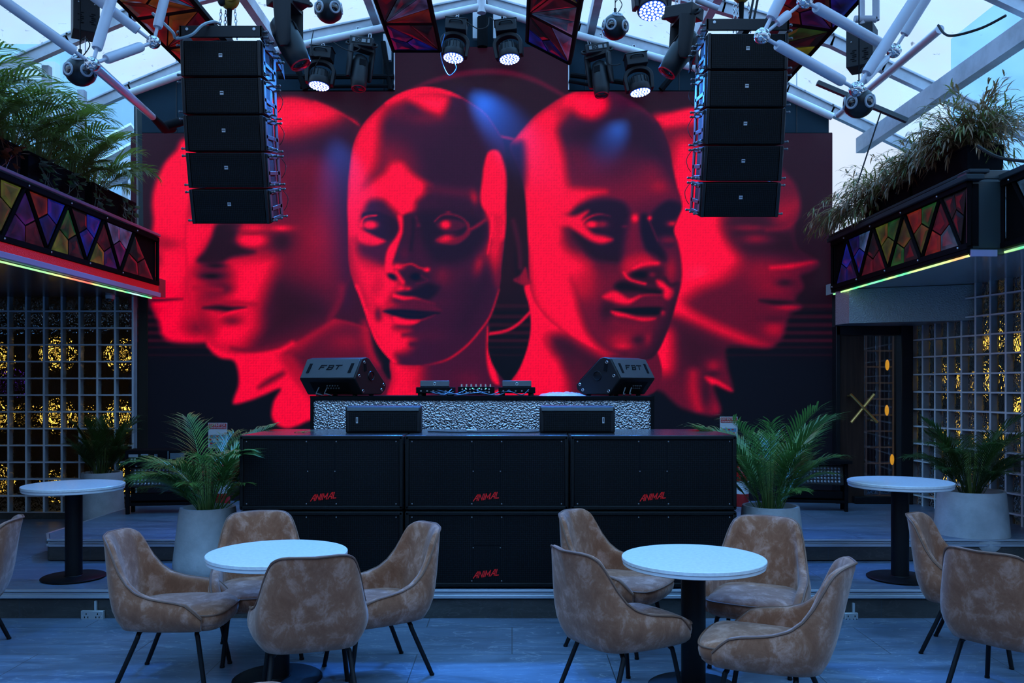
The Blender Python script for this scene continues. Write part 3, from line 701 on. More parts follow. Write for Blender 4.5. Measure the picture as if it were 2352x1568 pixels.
S([(1195, 130), (1190, 220), (1160, 420)], [10, 12, 8], .98, 5, c=c2); E(1250, 620, 30, 120, .42, .8, c=c2)
# its left cheek and jaw
A([(60, 330), (150, 330), (180, 430), (340, 500), (365, 560), (330, 680), (280, 800), (230, 900), (160, 760), (90, 620)], .8, 34, c=c2)
A([(330, 560), (400, 590), (465, 640), (445, 700), (400, 760), (365, 845), (280, 860), (262, 780), (320, 680)], .9, 22, c=c2)
A([(330, 880), (400, 895), (450, 955), (430, 1000), (540, 1020), (560, 1060), (600, 1090), (560, 1120), (590, 1165), (540, 1190), (440, 1200), (440, 1275), (330, 1190), (270, 1060), (220, 930), (262, 850), (310, 920)], .86, 16, c=c2)
S([(130, 680), (205, 890), (255, 1040), (325, 1170), (420, 1275)], 44, .88, 10, c=c2)
E(300, 890, 26, 55, .32, .85, c=c2); S([(500, 1055), (580, 1048), (650, 1060)], 26, .3, 12, c=c2); S([(560, 1128), (640, 1125)], 22, .26, 10, c=c2)
# left eye
A([(185, 100), (300, 88), (420, 140), (458, 200), (440, 270), (400, 312), (350, 322), (280, 275), (200, 238), (178, 160)], .15, 6, c=c2)
S([(165, 200), (195, 135), (290, 118)], [16, 14, 8], .84, 5, c=c2); E(238, 192, 62, 34, .9, 1, hard=1.6, c=c2); E(205, 145, 20, 10, .5, .5, c=c2)
A([(145, 235), (210, 250), (290, 288), (362, 320), (300, 352), (220, 357), (155, 320)], .86, 7, c=c2)
A([(165, 352), (300, 370), (392, 330), (375, 420), (345, 490), (240, 445), (175, 410)], .28, 17, c=c2)
# nose
A([(500, 120), (600, 110), (615, 250), (600, 400), (560, 480), (440, 465), (470, 340), (495, 240)], .22, 9, c=c2)
S([(575, 150), (575, 260), (555, 390)], 24, .12, 8, c=c2); E(505, 420, 40, 60, .34, .7, c=c2); S([(600, 130), (622, 195)], 14, .5, 6, c=c2); E(622, 195, 16, 14, .8, .9, c=c2)
A([(455, 120), (492, 140), (492, 250), (462, 340), (432, 430), (412, 500), (425, 570), (365, 565), (358, 480), (378, 380), (440, 290), (468, 220)], .9, 7, c=c2)
A([(470, 555), (560, 525), (690, 565), (700, 640), (640, 665), (520, 645), (480, 600)], .2, 10, c=c2); E(455, 520, 46, 24, .92, .95, c=c2)
S([(480, 515), (560, 498), (620, 525), (690, 546)], [14, 12, 12, 12], .72, 6, c=c2); E(685, 543, 22, 17, .9, .95, c=c2); E(595, 597, 42, 30, .01, .98, hard=1.6, c=c2); S([(640, 590), (690, 630), (600, 655)], 10, .36, 6, c=c2)
S([(440, 560), (495, 640)], 30, .86, 9, c=c2); E(412, 597, 40, 23, .02, 1, rot=32, hard=1.6, c=c2); E(480, 688, 36, 26, .86, .9, c=c2); E(538, 697, 26, 18, .85, .95, c=c2)
# mouth
A([(440, 735), (520, 712), (600, 690), (700, 648), (790, 680), (695, 785), (600, 762), (500, 742)], .09, 11, c=c2)
A([(400, 838), (480, 790), (640, 780), (720, 808), (800, 868), (600, 855), (380, 858)], .34, 7, c=c2); S([(430, 745), (500, 765), (580, 765), (650, 782), (745, 810)], [30, 30, 18, 12, 10], [.9, .88, .75, .5, .5], 7, c=c2); E(400, 820, 60, 24, .7, .7, c=c2)
A([(340, 865), (480, 855), (650, 868), (790, 880), (700, 906), (620, 936), (500, 920), (420, 900)], .03, 5, c=c2); S([(470, 880), (600, 895), (720, 885)], 14, .12, 8, c=c2)
A([(425, 912), (520, 932), (625, 940), (575, 972), (480, 974), (435, 955)], .9, 7, c=c2); S([(600, 945), (680, 925), (750, 895)], [14, 10, 8], [.7, .45, .35], 6, c=c2)
# its shaded right side
A([(615, 90), (760, 78), (1000, 115), (1130, 170), (1145, 280), (1060, 420), (900, 512), (760, 500), (690, 420), (640, 320), (610, 200)], .13, 17, c=c2)
A([(755, 185), (850, 148), (960, 168), (988, 196), (930, 232), (820, 242)], .3, 7, c=c2); S([(745, 165), (800, 117), (880, 110), (960, 140), (1012, 195)], 11, .48, 5, c=c2); E(830, 190, 38, 32, .92, 1, hard=1.5, c=c2); E(850, 93, 20, 6, .6, .9, c=c2)
A([(748, 312), (830, 268), (872, 292), (960, 270), (1010, 215), (1024, 260), (960, 322), (900, 347), (820, 342)], .42, 6, c=c2); E(835, 298, 56, 26, .82, .95, rot=-15, c=c2); S([(1000, 180), (1022, 225), (1090, 190), (1145, 150)], [14, 22, 26, 20], .5, 8, c=c2)
E(810, 590, 62, 70, .42, .9, c=c2); E(950, 590, 120, 90, .3, .6, c=c2); A([(1000, 620), (1100, 540), (1130, 480), (1200, 620), (1160, 800), (1000, 1020), (900, 1000), (960, 800)], .18, 35, c=c2); E(1090, 500, 40, 85, .6, .8, rot=15, c=c2)
E(760, 800, 110, 30, .3, .5, c=c2); A([(540, 1200), (600, 1130), (800, 1120), (960, 1060), (850, 1220), (720, 1265), (560, 1275)], .24, 24, c=c2); E(700, 1060, 130, 50, .3, .7, c=c2)
_clip[0] = None
S([(1248, 700), (1182, 898), (1092, 1030), (982, 1150), (852, 1242), (720, 1282), (640, 1290)], [10, 12, 12, 14, 14, 12, 8], [.6, .72, .75, .75, .7, .5, .3], 6, c=c2)

# ---- three-quarter head, right of centre
N2 = c4([(150, 600), (175, 760), (187, 900), (165, 1050), (110, 1200), (40, 1300), (-20, 1345), (-40, 1420), (1000, 1420), (1100, 1100), (800, 900), (400, 700)])
A(N2, .36, 3); clip_to(N2, 3)
A([(130, 560), (420, 560), (560, 850), (640, 1010), (760, 1110), (700, 1140), (560, 1070), (440, 985), (330, 990), (340, 1080), (420, 1180), (470, 1420), (-60, 1420), (-40, 1300), (60, 1250)], .86, 20, c=c4)
A([(345, 1000), (450, 995), (560, 1060), (700, 1135), (800, 1150), (700, 1230), (500, 1220), (420, 1130)], .2, 26, c=c4); S([(520, 1180), (520, 1420)], 120, .3, 45, c=c4); E(300, 1000, 40, 60, .6, .5, c=c4)
_clip[0] = None
H2 = c3([(50, 690), (100, 600), (180, 500), (300, 370), (450, 260), (560, 190), (680, 140), (800, 120), (1050, 130), (1250, 215), (1400, 310), (1520, 430), (1600, 570), (1650, 720), (1680, 900), (1720, 1080), (1762, 1200), (1768, 1300)]) + c4([(1245, 130), (1215, 220), (1250, 320), (1272, 450), (1272, 580), (1242, 700), (1200, 850), (1160, 960), (1110, 1070), (1050, 1140), (960, 1145), (800, 1112), (680, 1085), (560, 1030), (420, 940), (280, 820), (185, 640), (168, 300), (150, 0)]) + [(1196, 400)]
A(H2, .3, 4); clip_to(H2, 3.5)
A([(60, 640), (180, 620), (215, 900), (200, 1700), (60, 1700)], .17, 12, c=c3)
A([(560, 620), (680, 480), (900, 420), (1150, 330), (1400, 330), (1600, 560), (1660, 900), (1700, 1060), (1560, 900), (1300, 740), (1000, 760), (700, 740)], .16, 40, c=c3)
A([(620, 700), (800, 720), (1000, 1000), (860, 1060), (640, 960)], .36, 50, c=c3)
A([(600, 980), (900, 1060), (1200, 1000), (1480, 860), (1640, 1040), (1700, 1160), (1450, 1250), (1250, 1300), (900, 1250), (650, 1250)], .43, 40, c=c3); E(1540, 1080, 80, 60, .56, .8, c=c3)
A([(90, 610), (300, 380), (470, 260), (600, 170), (700, 150), (680, 260), (560, 420), (520, 520), (550, 640), (590, 800), (610, 1000), (640, 1140), (600, 1300), (520, 1400), (520, 1600), (200, 1600), (215, 900), (190, 640)], .87, 22, c=c3)
E(560, 330, 90, 90, .5, .5, c=c3)
A([(640, 200), (760, 140), (950, 150), (1020, 230), (1005, 320), (900, 392), (800, 385), (700, 330)], .92, 22, c=c3); S([(1250, 260), (1400, 330), (1500, 420)], 30, .34, 16, c=c3)
A([(150, -40), (440, -40), (420, 100), (400, 200), (440, 340), (560, 420), (620, 480), (660, 600), (560, 740), (600, 900), (690, 1030), (800, 1120), (640, 1120), (300, 860), (180, 620)], .87, 22, c=c4)
S([(475, 560), (560, 760), (620, 920), (720, 1040), (840, 1100)], [20, 50, 60, 50, 30], [.6, .36, .34, .26, .2], 26, c=c4)
A([(600, 560), (720, 500), (840, 520), (820, 640), (740, 700), (720, 800), (720, 940), (640, 900), (580, 720)], .42, 34, c=c4); E(580, 600, 70, 120, .62, .7, rot=-20, c=c4)
# brow and eyes
A([(640, 1120), (850, 1115), (1010, 1130), (860, 1180), (730, 1265), (640, 1340), (570, 1310)], .85, 18, c=c3)
A([(455, 140), (540, 40), (700, -10), (860, 20), (905, 150), (872, 280), (842, 430), (760, 445), (640, 420), (560, 345), (490, 240), (540, 170)], .13, 13, c=c4)
A([(390, 110), (500, 110), (600, 75), (560, 140), (585, 190), (640, 240), (720, 258), (775, 285), (700, 312), (620, 292), (530, 235), (460, 190), (380, 180)], .82, 10, c=c4)
S([(535, 180), (600, 125), (680, 100), (760, 115)], [20, 16, 12, 6], [.85, .7, .5, .3], 6, c=c4); A([(590, 170), (650, 130), (740, 130), (770, 180), (700, 215), (630, 205)], .1, 6, c=c4); E(625, 173, 48, 26, .9, 1, hard=1.5, c=c4); E(700, 172, 44, 26, .55, .9, c=c4); E(862, 188, 22, 10, .4, .8, c=c4)
A([(1045, 120), (1120, 30), (1200, 0), (1280, 40), (1270, 100), (1225, 150), (1240, 260), (1200, 330), (1110, 300), (1060, 210)], .11, 11, c=c4); E(1205, 168, 36, 20, .68, .95, c=c4); E(1180, 285, 75, 30, .45, .9, c=c4)
# nose
A([(900, 160), (960, 130), (975, 250), (1010, 380), (1040, 420), (900, 460), (850, 490), (865, 350)], .42, 17, c=c4); A([(975, 115), (1042, 115), (1095, 280), (1170, 400), (1160, 450), (1050, 410), (985, 270)], .1, 9, c=c4); S([(1040, 150), (1100, 290)], 8, .36, 5, c=c4)
E(935, 128, 24, 28, .92, 1, c=c4); E(1042, 128, 16, 16, .85, 1, c=c4)
A([(850, 460), (900, 410), (1020, 390), (1110, 448), (1080, 480), (960, 505), (910, 540), (860, 530)], .66, 14, c=c4); S([(930, 490), (1000, 460), (1100, 455)], 22, .86, 8, c=c4); A([(900, 540), (1000, 490), (1150, 480), (1140, 560), (1100, 610), (1000, 590)], .2, 12, c=c4); E(975, 535, 66, 26, .03, 1, hard=1.4, c=c4); S([(855, 520), (900, 572), (1010, 602)], [14, 18, 14], .86, 6, c=c4); E(1060, 535, 26, 18, .5, .8, c=c4)
# cheek beyond the nose, mouth, chin
E(1195, 500, 44, 95, .56, .9, c=c4); A([(1090, 580), (1130, 585), (1215, 655), (1200, 705), (1160, 712), (1120, 650)], .85, 9, c=c4); S([(1150, 560), (1190, 610), (1240, 600)], 20, .15, 9, c=c4)
A([(790, 610), (860, 580), (1000, 625), (1130, 640), (1110, 682), (950, 660), (820, 652)], .07, 11, c=c4)
A([(780, 770), (800, 720), (950, 690), (1100, 690), (1160, 760), (1000, 772)], .33, 9, c=c4); A([(705, 690), (790, 655), (900, 712), (970, 688), (900, 742), (820, 742), (740, 722)], .86, 9, c=c4); S([(900, 722), (1000, 685), (1130, 682)], [18, 14, 10], [.8, .6, .5], 6, c=c4)
E(740, 800, 55, 75, .16, .9, c=c4); A([(775, 785), (900, 775), (1100, 768), (1155, 790), (1120, 822), (1000, 828), (880, 815)], .02, 6, c=c4); E(1140, 810, 20, 22, .75, .9, c=c4)
A([(780, 850), (900, 870), (1050, 880), (960, 960), (830, 940), (760, 900)], .44, 24, c=c4); A([(765, 798), (860, 815), (960, 843), (1085, 850), (1000, 868), (880, 844), (800, 830)], .84, 7, c=c4)
E(835, 1010, 105, 65, .6, .9, c=c4); E(850, 1050, 60, 22, .8, .7, c=c4); E(1030, 1000, 30, 50, .52, .9, c=c4); E(960, 1005, 40, 30, .16, .8, c=c4)
A([(1180, 780), (1240, 640), (1300, 700), (1200, 1000), (1080, 1160), (960, 1160), (1060, 1060), (1130, 920)], .14, 20, c=c4)
_clip[0] = None
A([(60, 572), (110, 535), (148, 480), (170, 560), (188, 590), (150, 612), (105, 602)], .5, 5, c=c4); E(90, 420, 20, 120, .04, .9, c=c4); S([(60, 150), (95, 300), (110, 480)], 26, .3, 12, c=c4)
A(c4([(160, 600), (180, 780), (200, 900)]) + [(1300, 800), (1260, 640)], .87, 8, a=0.0)

# violet cast on the heads' shaded parts, partly blue lamp light painted in
A([(620, 330), (700, 320), (800, 290), (810, 420), (800, 700), (770, 600), (730, 400), (640, 380)], .6, 25, F=_B)  # second head: blue lamp reflection painted into the picture
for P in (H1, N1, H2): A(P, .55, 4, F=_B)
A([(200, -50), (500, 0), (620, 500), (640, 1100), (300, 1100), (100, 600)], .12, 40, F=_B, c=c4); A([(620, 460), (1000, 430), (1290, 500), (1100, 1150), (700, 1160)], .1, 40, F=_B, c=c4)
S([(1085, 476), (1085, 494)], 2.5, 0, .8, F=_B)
_T = np.clip(_T, 0, 1)
_RK = np.array([0, .06, .15, .25, .4, .6, .8, .9, 1.0])
_RC = np.array([(4, 8, 17), (12, 7, 17), (34, 9, 22), (54, 10, 32), (98, 6, 36), (168, 2, 38), (240, 0, 50), (255, 0, 54), (255, 38, 82)], float) / 255
_rgb = np.stack([np.interp(_T, _RK, _RC[:, k]) for k in range(3)], -1)
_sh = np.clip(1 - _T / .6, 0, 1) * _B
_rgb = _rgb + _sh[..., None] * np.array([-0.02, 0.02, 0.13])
_hs = np.random.RandomState(4).rand(_ny, _nx)
_rgb = _rgb * (1 + 0.10 * (_hs[..., None] - 0.5))
_wv = 1.0 + 0.028 * ((np.arange(_nx) % 2)[None, :] * 2 - 1) + 0.028 * ((np.arange(_ny) % 2)[:, None] * 2 - 1)
_rgb = _rgb * _wv[..., None]                                     # the weave of the pixel rows and columns
_d, _ = _segdist(_gx, _gy, np.array([(1085, 477), (1085, 494)]), False); _rgb[_d < 1.1] = (0.2, 0.95, 0.35)
_rgb = np.clip(_rgb, 0, 1)
_lin = np.where(_rgb <= 0.04045, _rgb / 12.92, ((_rgb + 0.055) / 1.055) ** 2.4)
_cut = np.ones((_ny, _nx), bool)                                     # the stepped outline of the wall of cabinets
_cut &= ~((_gy < 305) & ((_gx < 501) | (_gx > 1711))); _cut &= ~((_gy < 208) & ((_gx < 906) | (_gx > 1306)))
SCREEN_STEPS = [(300, 1158), (300, 304), (501, 304), (501, 207), (906, 207), (906, 107), (1306, 107), (1306, 207), (1711, 207), (1711, 304), (1912, 304), (1912, 1158)]
if 'bpy' in globals():
    scr = thing('led_wall', 'huge stepped LED wall showing four red dummy heads behind the stage', 'screen', W(1106, 900, DS))
    o = scr.location
    idx = -np.ones((_ny, _nx), int); idx[_cut] = np.arange(_cut.sum())
    px, pz = (_gx - CX) / F_PX * DS - o.x, EYE + (HY - _gy) / F_PX * DS - o.z
    vs = np.stack([px[_cut], np.zeros(_cut.sum()), pz[_cut]], -1)
    a, b, c, d = idx[1:, :-1], idx[1:, 1:], idx[:-1, 1:], idx[:-1, :-1]; ok = (a >= 0) & (b >= 0) & (c >= 0) & (d >= 0)
    fs = np.stack([a[ok], b[ok], c[ok], d[ok]], -1)
    me = bpy.data.meshes.new('display'); me.from_pydata(vs.tolist(), [], fs.tolist())
    at = me.color_attributes.new('picture', 'FLOAT_COLOR', 'POINT')
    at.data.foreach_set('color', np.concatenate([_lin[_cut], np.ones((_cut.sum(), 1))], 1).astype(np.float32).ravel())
    m = bpy.data.materials.new('led_display'); m.use_nodes = True; n, l = m.node_tree.nodes, m.node_tree.links; bs = n['Principled BSDF']
    bs.inputs['Base Color'].default_value = (0.007, 0.008, 0.012, 1); bs.inputs['Roughness'].default_value = 0.42; bs.inputs['Specular IOR Level'].default_value = 0.12
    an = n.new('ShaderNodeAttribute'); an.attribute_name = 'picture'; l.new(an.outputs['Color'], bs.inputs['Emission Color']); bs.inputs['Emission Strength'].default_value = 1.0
    me.materials.append(m); me.update()
    dsp = bpy.data.objects.new('display', me); COL.objects.link(dsp); dsp.parent = scr
    cb = MB(); cb.prism([tuple(W(x, y, DS) - o + Vector((0, 0.006, 0))) for x, y in SCREEN_STEPS], (0, 0.085, 0)); cb.build('cabinet', M_BLACK, scr, smooth=False)
    ed = MB()
    for x in (906, 1306):
        p, q = W(x, 107, DS) - o, W(x, 207, DS) - o; ed.box(((p.x + q.x) / 2, 0, (p.z + q.z) / 2), (0.012, 0.02, p.z - q.z))
    ed.build('edge_trim', M_ALU, scr)
# ------------------------------------------------------------ balcony fronts of stained lit tiles, and the tile boards under the roof
def tile_glow(name, es):
    if name in MATS: return MATS[name]
    m = bpy.data.materials.new(name); MATS[name] = m; m.use_nodes = True; n, l = m.node_tree.nodes, m.node_tree.links; b = n['Principled BSDF']
    a = n.new('ShaderNodeAttribute'); a.attribute_name = 'tint'
    t = n.new('ShaderNodeTexCoord'); no = n.new('ShaderNodeTexNoise'); no.inputs['Scale'].default_value = 7; no.inputs['Detail'].default_value = 2
    l.new(t.outputs['Object'], no.inputs['Vector'])
    mr = n.new('ShaderNodeMapRange'); mr.inputs['From Min'].default_value = 0.3; mr.inputs['From Max'].default_value = 0.7; mr.inputs['To Min'].default_value = 0.25 * es; mr.inputs['To Max'].default_value = 1.3 * es
    l.new(no.outputs['Fac'], mr.inputs['Value']); l.new(mr.outputs[0], b.inputs['Emission Strength'])
    b.inputs['Base Color'].default_value = (0.02, 0.02, 0.022, 1); b.inputs['Roughness'].default_value = 0.12; b.inputs['Specular IOR Level'].default_value = 0.2
    l.new(a.outputs['Color'], b.inputs['Emission Color'])
    return m
M_TILEGLOW = tile_glow('lit_glass_tile', 0.33); M_BOARDGLOW = tile_glow('dim_glass_tile', 0.2)
TC = dict(b=(0.012, 0.03, 0.62), n=(0.008, 0.012, 0.20), g=(0.16, 0.20, 0.025), o=(0.10, 0.10, 0.02), k=(0.010, 0.012, 0.014), r=(0.12, 0.008, 0.02), p=(0.16, 0.02, 0.19), v=(0.06, 0.015, 0.20), f=(0.36, 0.03, 0.012),
          a=(0.34, 0.10, 0.008), c=(0.05, 0.13, 0.26), y=(0.32, 0.34, 0.02), e=(0.02, 0.16, 0.03), l=(0.20, 0.16, 0.48), s=(0.10, 0.25, 0.62))
def lit_tile(poly, col, parent, inset=0.93, lift=None, name='glass_tile', m_=None):
    """One tile: a slightly domed plate, brighter along its rim than at its centre."""
    P = [Vector(p) for p in poly]; c = sum(P, Vector()) / len(P); nrm = lift
    P = [c + (p - c) * inset for p in P]; n = len(P)
    inn = [c + (p - c) * 0.62 + nrm * 0.006 for p in P]
    vs = P + inn + [c + nrm * 0.008] + [p - nrm * 0.006 for p in P]
    fs = [(i, (i + 1) % n, n + (i + 1) % n, n + i) for i in range(n)] + [(n + i, n + (i + 1) % n, 2 * n) for i in range(n)] + [(2 * n + 1 + i, 2 * n + 1 + (i + 1) % n, (i + 1) % n, i) for i in range(n)]
    m = MB(); m.add(vs, fs); me = bpy.data.meshes.new(name); me.from_pydata([tuple(v) for v in vs], [], fs)
    a = me.color_attributes.new('tint', 'FLOAT_COLOR', 'POINT'); C = TC[col]
    k = [1.0] * n + [0.62] * n + [0.3] + [0.4] * n
    flat = []
    for q in k: flat += [C[0] * q, C[1] * q, C[2] * q, 1]
    a.data.foreach_set('color', flat); me.materials.append(m_ or M_TILEGLOW); me.update()
    o = bpy.data.objects.new(name, me); COL.objects.link(o); o.parent = parent
    return o
M_FRAME = mat('dark_red_frame', (0.005, 0.004, 0.005), 0.85, spec=0.05)
M_LAV = mat('lavender_band', (0.33, 0.30, 0.52), 0.45)
M_REDGLIT = mat('red_glitter', (0.5, 0.01, 0.015), 0.3, 0.2, emit=(0.7, 0.01, 0.02), es=0.22, bump=1.0, bscale=120)  # faint emission stands in for red light falling on the strip

def tri_cells(a, b, c):
    g = (a + b + c) / 3; m1, m2, m3 = (a + b) / 2, (b + c) / 2, (c + a) / 2
    return [[a, m1, g, m3], [b, m2, g, m1], [c, m3, g, m2]]

def balcony_front(name, label, o, ux, L, zb, zt, cols, first_up, pitch=0.66, start=0.0):
    """Upright front from o along ux: zigzag frame, lit tiles in its triangles, bottom and top rails."""
    ux = Vector(ux).normalized(); nrm = Vector((ux.y, -ux.x, 0)); t = thing('balcony', label, 'balcony')
    O = Vector((o[0], o[1], 0)); at = lambda s, z, off=0.0: O + ux * s + nrm * off + Vector((0, 0, z))
    if (at(0, 0, 0.1) - Vector((0, 6, 0))).length > (at(0, 0, -0.1) - Vector((0, 6, 0))).length: nrm = -nrm
    an = math.atan2(ux.y, ux.x)
    b = MB(); b.box(at(L / 2, (zb + zt) / 2, -0.045), (L, 0.05, zt - zb), an); b.build('back_board', M_FRAME, t, smooth=False)
    fr = MB(); fr.box(at(L / 2, zt, 0.0), (L, 0.05, 0.045), an); fr.box(at(L / 2, zb, 0.0), (L, 0.05, 0.045), an)
    n = int(L / (pitch / 2)) + 2; pts = []
    for i in range(n): pts.append((start + i * pitch / 2, (zt if (i % 2 == 0) == first_up else zb)))
    pts = [p for p in pts if -0.01 <= p[0] <= L + 0.01]
    for (s0, z0), (s1, z1) in zip(pts, pts[1:]): fr.tube([at(s0, z0, 0.002), at(s1, z1, 0.002)], 0.017, 4)
    fr.tube([at(0, zb, 0.002), at(0, zt, 0.002)], 0.02, 4); fr.tube([at(L, zb, 0.002), at(L, zt, 0.002)], 0.02, 4)
    fr.build('frame', M_FRAME, t, smooth=False)
    tris = [(pts[i], pts[i + 1], pts[i + 2]) for i in range(len(pts) - 2)]
    if pts[0][0] > 0.1: tris.insert(0, ((0.0, pts[0][1] if True else 0), (0.0, pts[1][1]), pts[0]) if False else ((0.02, pts[1][1]), pts[0], pts[1]))
    for i, tr in enumerate(tris):
        P = [at(s, z, 0.0) for s, z in tr]; cen = sum(P, Vector()) / 3; P = [cen + (p - cen) * 0.86 for p in P]
        for k, cell in enumerate(tri_cells(*P)): lit_tile(cell, cols[(i * 3 + k) % len(cols)], t, 0.92, nrm)
    for s, z in pts: bolts = MB(); bolts.sphere(at(s, z, 0.03), 0.009, 8, 5); bolts.build('bolt', M_STEEL, t)
    return t, at, an, nrm

# left: runs along the depth of the hall at X = -3.9
YL0, YL1 = 9.38, 5.0
colsL = list('rkr' 'lpl' 'vrg' 'bbk' 'keg' 'bnf' 'rvv' 'gok' 'bbn' 'kgo' 'nbv' 'gok' 'bbn')
tL, atL, anL, nL = balcony_front('balcony_front', 'left balcony front of stained lit tiles in zigzag frames above a red glitter strip', (-3.9, YL0), (0, -1, 0), YL0 - YL1, 2.82, 3.30, colsL, True, 0.66, 0.56)
LL = YL0 - YL1
m = MB(); m.box(atL(LL / 2, 3.345, -0.02), (LL, 0.12, 0.03), anL); m.build('rail', mat('violet_grey_rail', (0.16, 0.12, 0.2), 0.3), tL, bevel=0.006)
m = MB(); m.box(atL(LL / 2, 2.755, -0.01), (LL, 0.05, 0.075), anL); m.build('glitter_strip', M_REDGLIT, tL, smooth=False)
m = MB(); m.box(atL(LL / 2, 2.692, 0.005), (LL, 0.07, 0.05), anL); m.build('band', M_LAV, tL, bevel=0.004)
M_STRIP = bpy.data.materials.new('colour_changing_strip'); M_STRIP.use_nodes = True
_n, _l = M_STRIP.node_tree.nodes, M_STRIP.node_tree.links; _n.clear()
_o = _n.new('ShaderNodeOutputMaterial'); _e = _n.new('ShaderNodeEmission'); _tc = _n.new('ShaderNodeTexCoord'); _no = _n.new('ShaderNodeTexNoise'); _no.inputs['Scale'].default_value = 1.3
_r = _n.new('ShaderNodeValToRGB'); els = _r.color_ramp.elements
els[0].position = 0.30; els[0].color = (0.75, 0.85, 1.0, 1); els[1].position = 0.7; els[1].color = (1.0, 0.16, 0.12, 1); els.new(0.44).color = (0.1, 0.9, 0.35, 1); els.new(0.56).color = (0.65, 0.95, 0.3, 1)
_l.new(_tc.outputs['Object'], _no.inputs['Vector']); _l.new(_no.outputs['Fac'], _r.inputs['Fac']); _l.new(_r.outputs[0], _e.inputs['Color']); _e.inputs['Strength'].default_value = 1.5; _l.new(_e.outputs[0], _o.inputs['Surface'])
m = MB(); m.box(atL(LL / 2, 2.655, -0.045), (LL - 0.1, 0.016, 0.012), anL); m.build('light_strip', M_STRIP, tL, smooth=False)
m = MB(); m.prism([atL(LL / 2 + s, z, -0.05) for s, z in ((-LL / 2, 2.675), (LL / 2, 2.675), (LL / 2, 2.69), (-LL / 2, 2.69))], (-0.3, 0, 0)); m.build('underside', M_DARKCEIL, tL, smooth=False)

# right: runs to a corner, steps back, and goes on
zbR, ztR = 2.78, 3.26
colsR = list('kkk' 'crf' 'eof' 'koe' 'egg' 'rkr' 'sbn' 'nbn' 'enb' 'nkb')
tR, atR, anR, nR = balcony_front('balcony_front', 'right balcony front of stained lit tiles beneath the dry grass planters', (3.54, 6.60), (0, 1, 0), 9.42 - 6.60, zbR, ztR, colsR, False, 0.66, 0.12)
LR = 9.42 - 6.60
m = MB(); m.box(atR(LR / 2, ztR + 0.045, -0.02), (LR + 0.1, 0.14, 0.045), anR); m.box(atR(LR / 2, ztR + 0.09, -0.05), (LR + 0.1, 0.16, 0.03), anR); m.build('rail', mat('grey_rail', (0.035, 0.045, 0.052), 0.8, spec=0.1), tR, bevel=0.008)
m = MB(); m.box(atR(LR / 2, zbR - 0.04, -0.005), (LR, 0.05, 0.035), anR); m.build('band', M_FRAME, tR, bevel=0.004)
m = MB(); m.box(atR(LR / 2, zbR - 0.072, -0.012), (LR, 0.016, 0.014), anR); m.build('light_strip', M_STRIP, tR, smooth=False)
t2, at2, an2, n2 = balcony_front('balcony_front', 'nearer stretch of the right balcony front, set back beyond the corner', (3.80, 4.2), (0, 1, 0), 6.60 - 4.2, zbR, ztR, list('rfc' 'gyk' 'ckn' 'kgy' 'rrk'), True, 0.66, 0.3)
L2_ = 2.4
m = MB(); m.box(at2(L2_ / 2, ztR + 0.045, -0.02), (L2_, 0.12, 0.045), an2); m.build('rail', MATS['grey_rail'], t2, bevel=0.006)
m = MB(); m.box(at2(L2_ / 2, zbR - 0.05, -0.01), (L2_, 0.016, 0.014), an2); m.build('light_strip', M_STRIP, t2, smooth=False)
m = MB(); m.box((3.67, 6.63, (zbR + ztR) / 2), (0.26, 0.05, ztR - zbR + 0.04)); m.box((3.68, 6.66, ztR + 0.07), (0.34, 0.14, 0.07)); m.box((3.67, 6.60, zbR - 0.05), (0.26, 0.03, 0.05)); m.build('return_panel', mat('grey_plate', (0.03, 0.045, 0.05), 0.35), t2, bevel=0.006)
bm_ = MB(); bm_.box((3.64, 6.585, zbR - 0.06), (0.2, 0.02, 0.05)); bm_.build('cover_plate', M_LAV, t2)

# tile boards under the roof
def tile_board(label, x0, z0, x1, z1, ya, yb, cols, n):
    t = thing('tile_board', label, 'light panel', group=None); a0, a1 = Vector((x0, 0, z0)), Vector((x1, 0, z1)); v = a1 - a0; nr = Vector((v.z, 0, -v.x)).normalized()
    if nr.z > 0: nr = -nr
    at = lambda u, y, off=0.0: a0 + v * u + Vector((0, y, 0)) + nr * off
    b = MB(); b.prism([at(0, ya), at(1, ya), at(1, yb), at(0, yb)], -nr * 0.07); b.build('backing', M_BLACK, t, smooth=False)
    f = MB()
    for p, q in ((at(0, ya), at(1, ya)), (at(1, ya), at(1, yb)), (at(1, yb), at(0, yb)), (at(0, yb), at(0, ya))): f.tube([p, q], 0.016, 4)
    f.build('frame', M_FRAME, t, smooth=False)
    Lb = (ya - yb) / n; k = 0
    for i in range(n):
        y1 = ya - i * Lb; y2 = y1 - Lb; sk = 0.5 * Lb
        A_, B_, C_, D_ = at(0.03, y1 - 0.02, .004), at(0.97, y1 - 0.02, .004), at(0.97, y2 + 0.02, .004), at(0.03, y2 + 0.02, .004)
        if i % 2 == 0: T1, T2 = (A_, B_, D_), (B_, C_, D_)
        else: T1, T2 = (A_, B_, C_), (A_, C_, D_)
        for T in (T1, T2):
            if (i % 2) == 0 and T is T1: cells = tri_cells(*T)
            else: cells = [[T[0], T[1], (T[1] + T[2]) / 2], [T[0], (T[1] + T[2]) / 2, T[2]]]
            for c in cells: lit_tile(c, cols[k % len(cols)], t, 0.92, nr, m_=M_BOARDGLOW); k += 1
    return t
tile_board('glowing tile board under the roof, left of the two over the centre stage', -1.03, 4.60, -0.62, 4.60, 7.4, 4.6, list('nbvkrflck' 'rglknve'), 5)
tile_board('glowing tile board under the roof, right of the two over the centre stage', 0.13, 4.68, 0.50, 4.49, 7.4, 4.6, list('bnklrscr' 'kfgrk'), 5)
tile_board('long red and amber tile board under the roof behind the left hanging speakers', -3.13, 4.75, -2.60, 4.83, 8.35, 4.6, list('prfrafra' 'ffaarsrc'), 6)
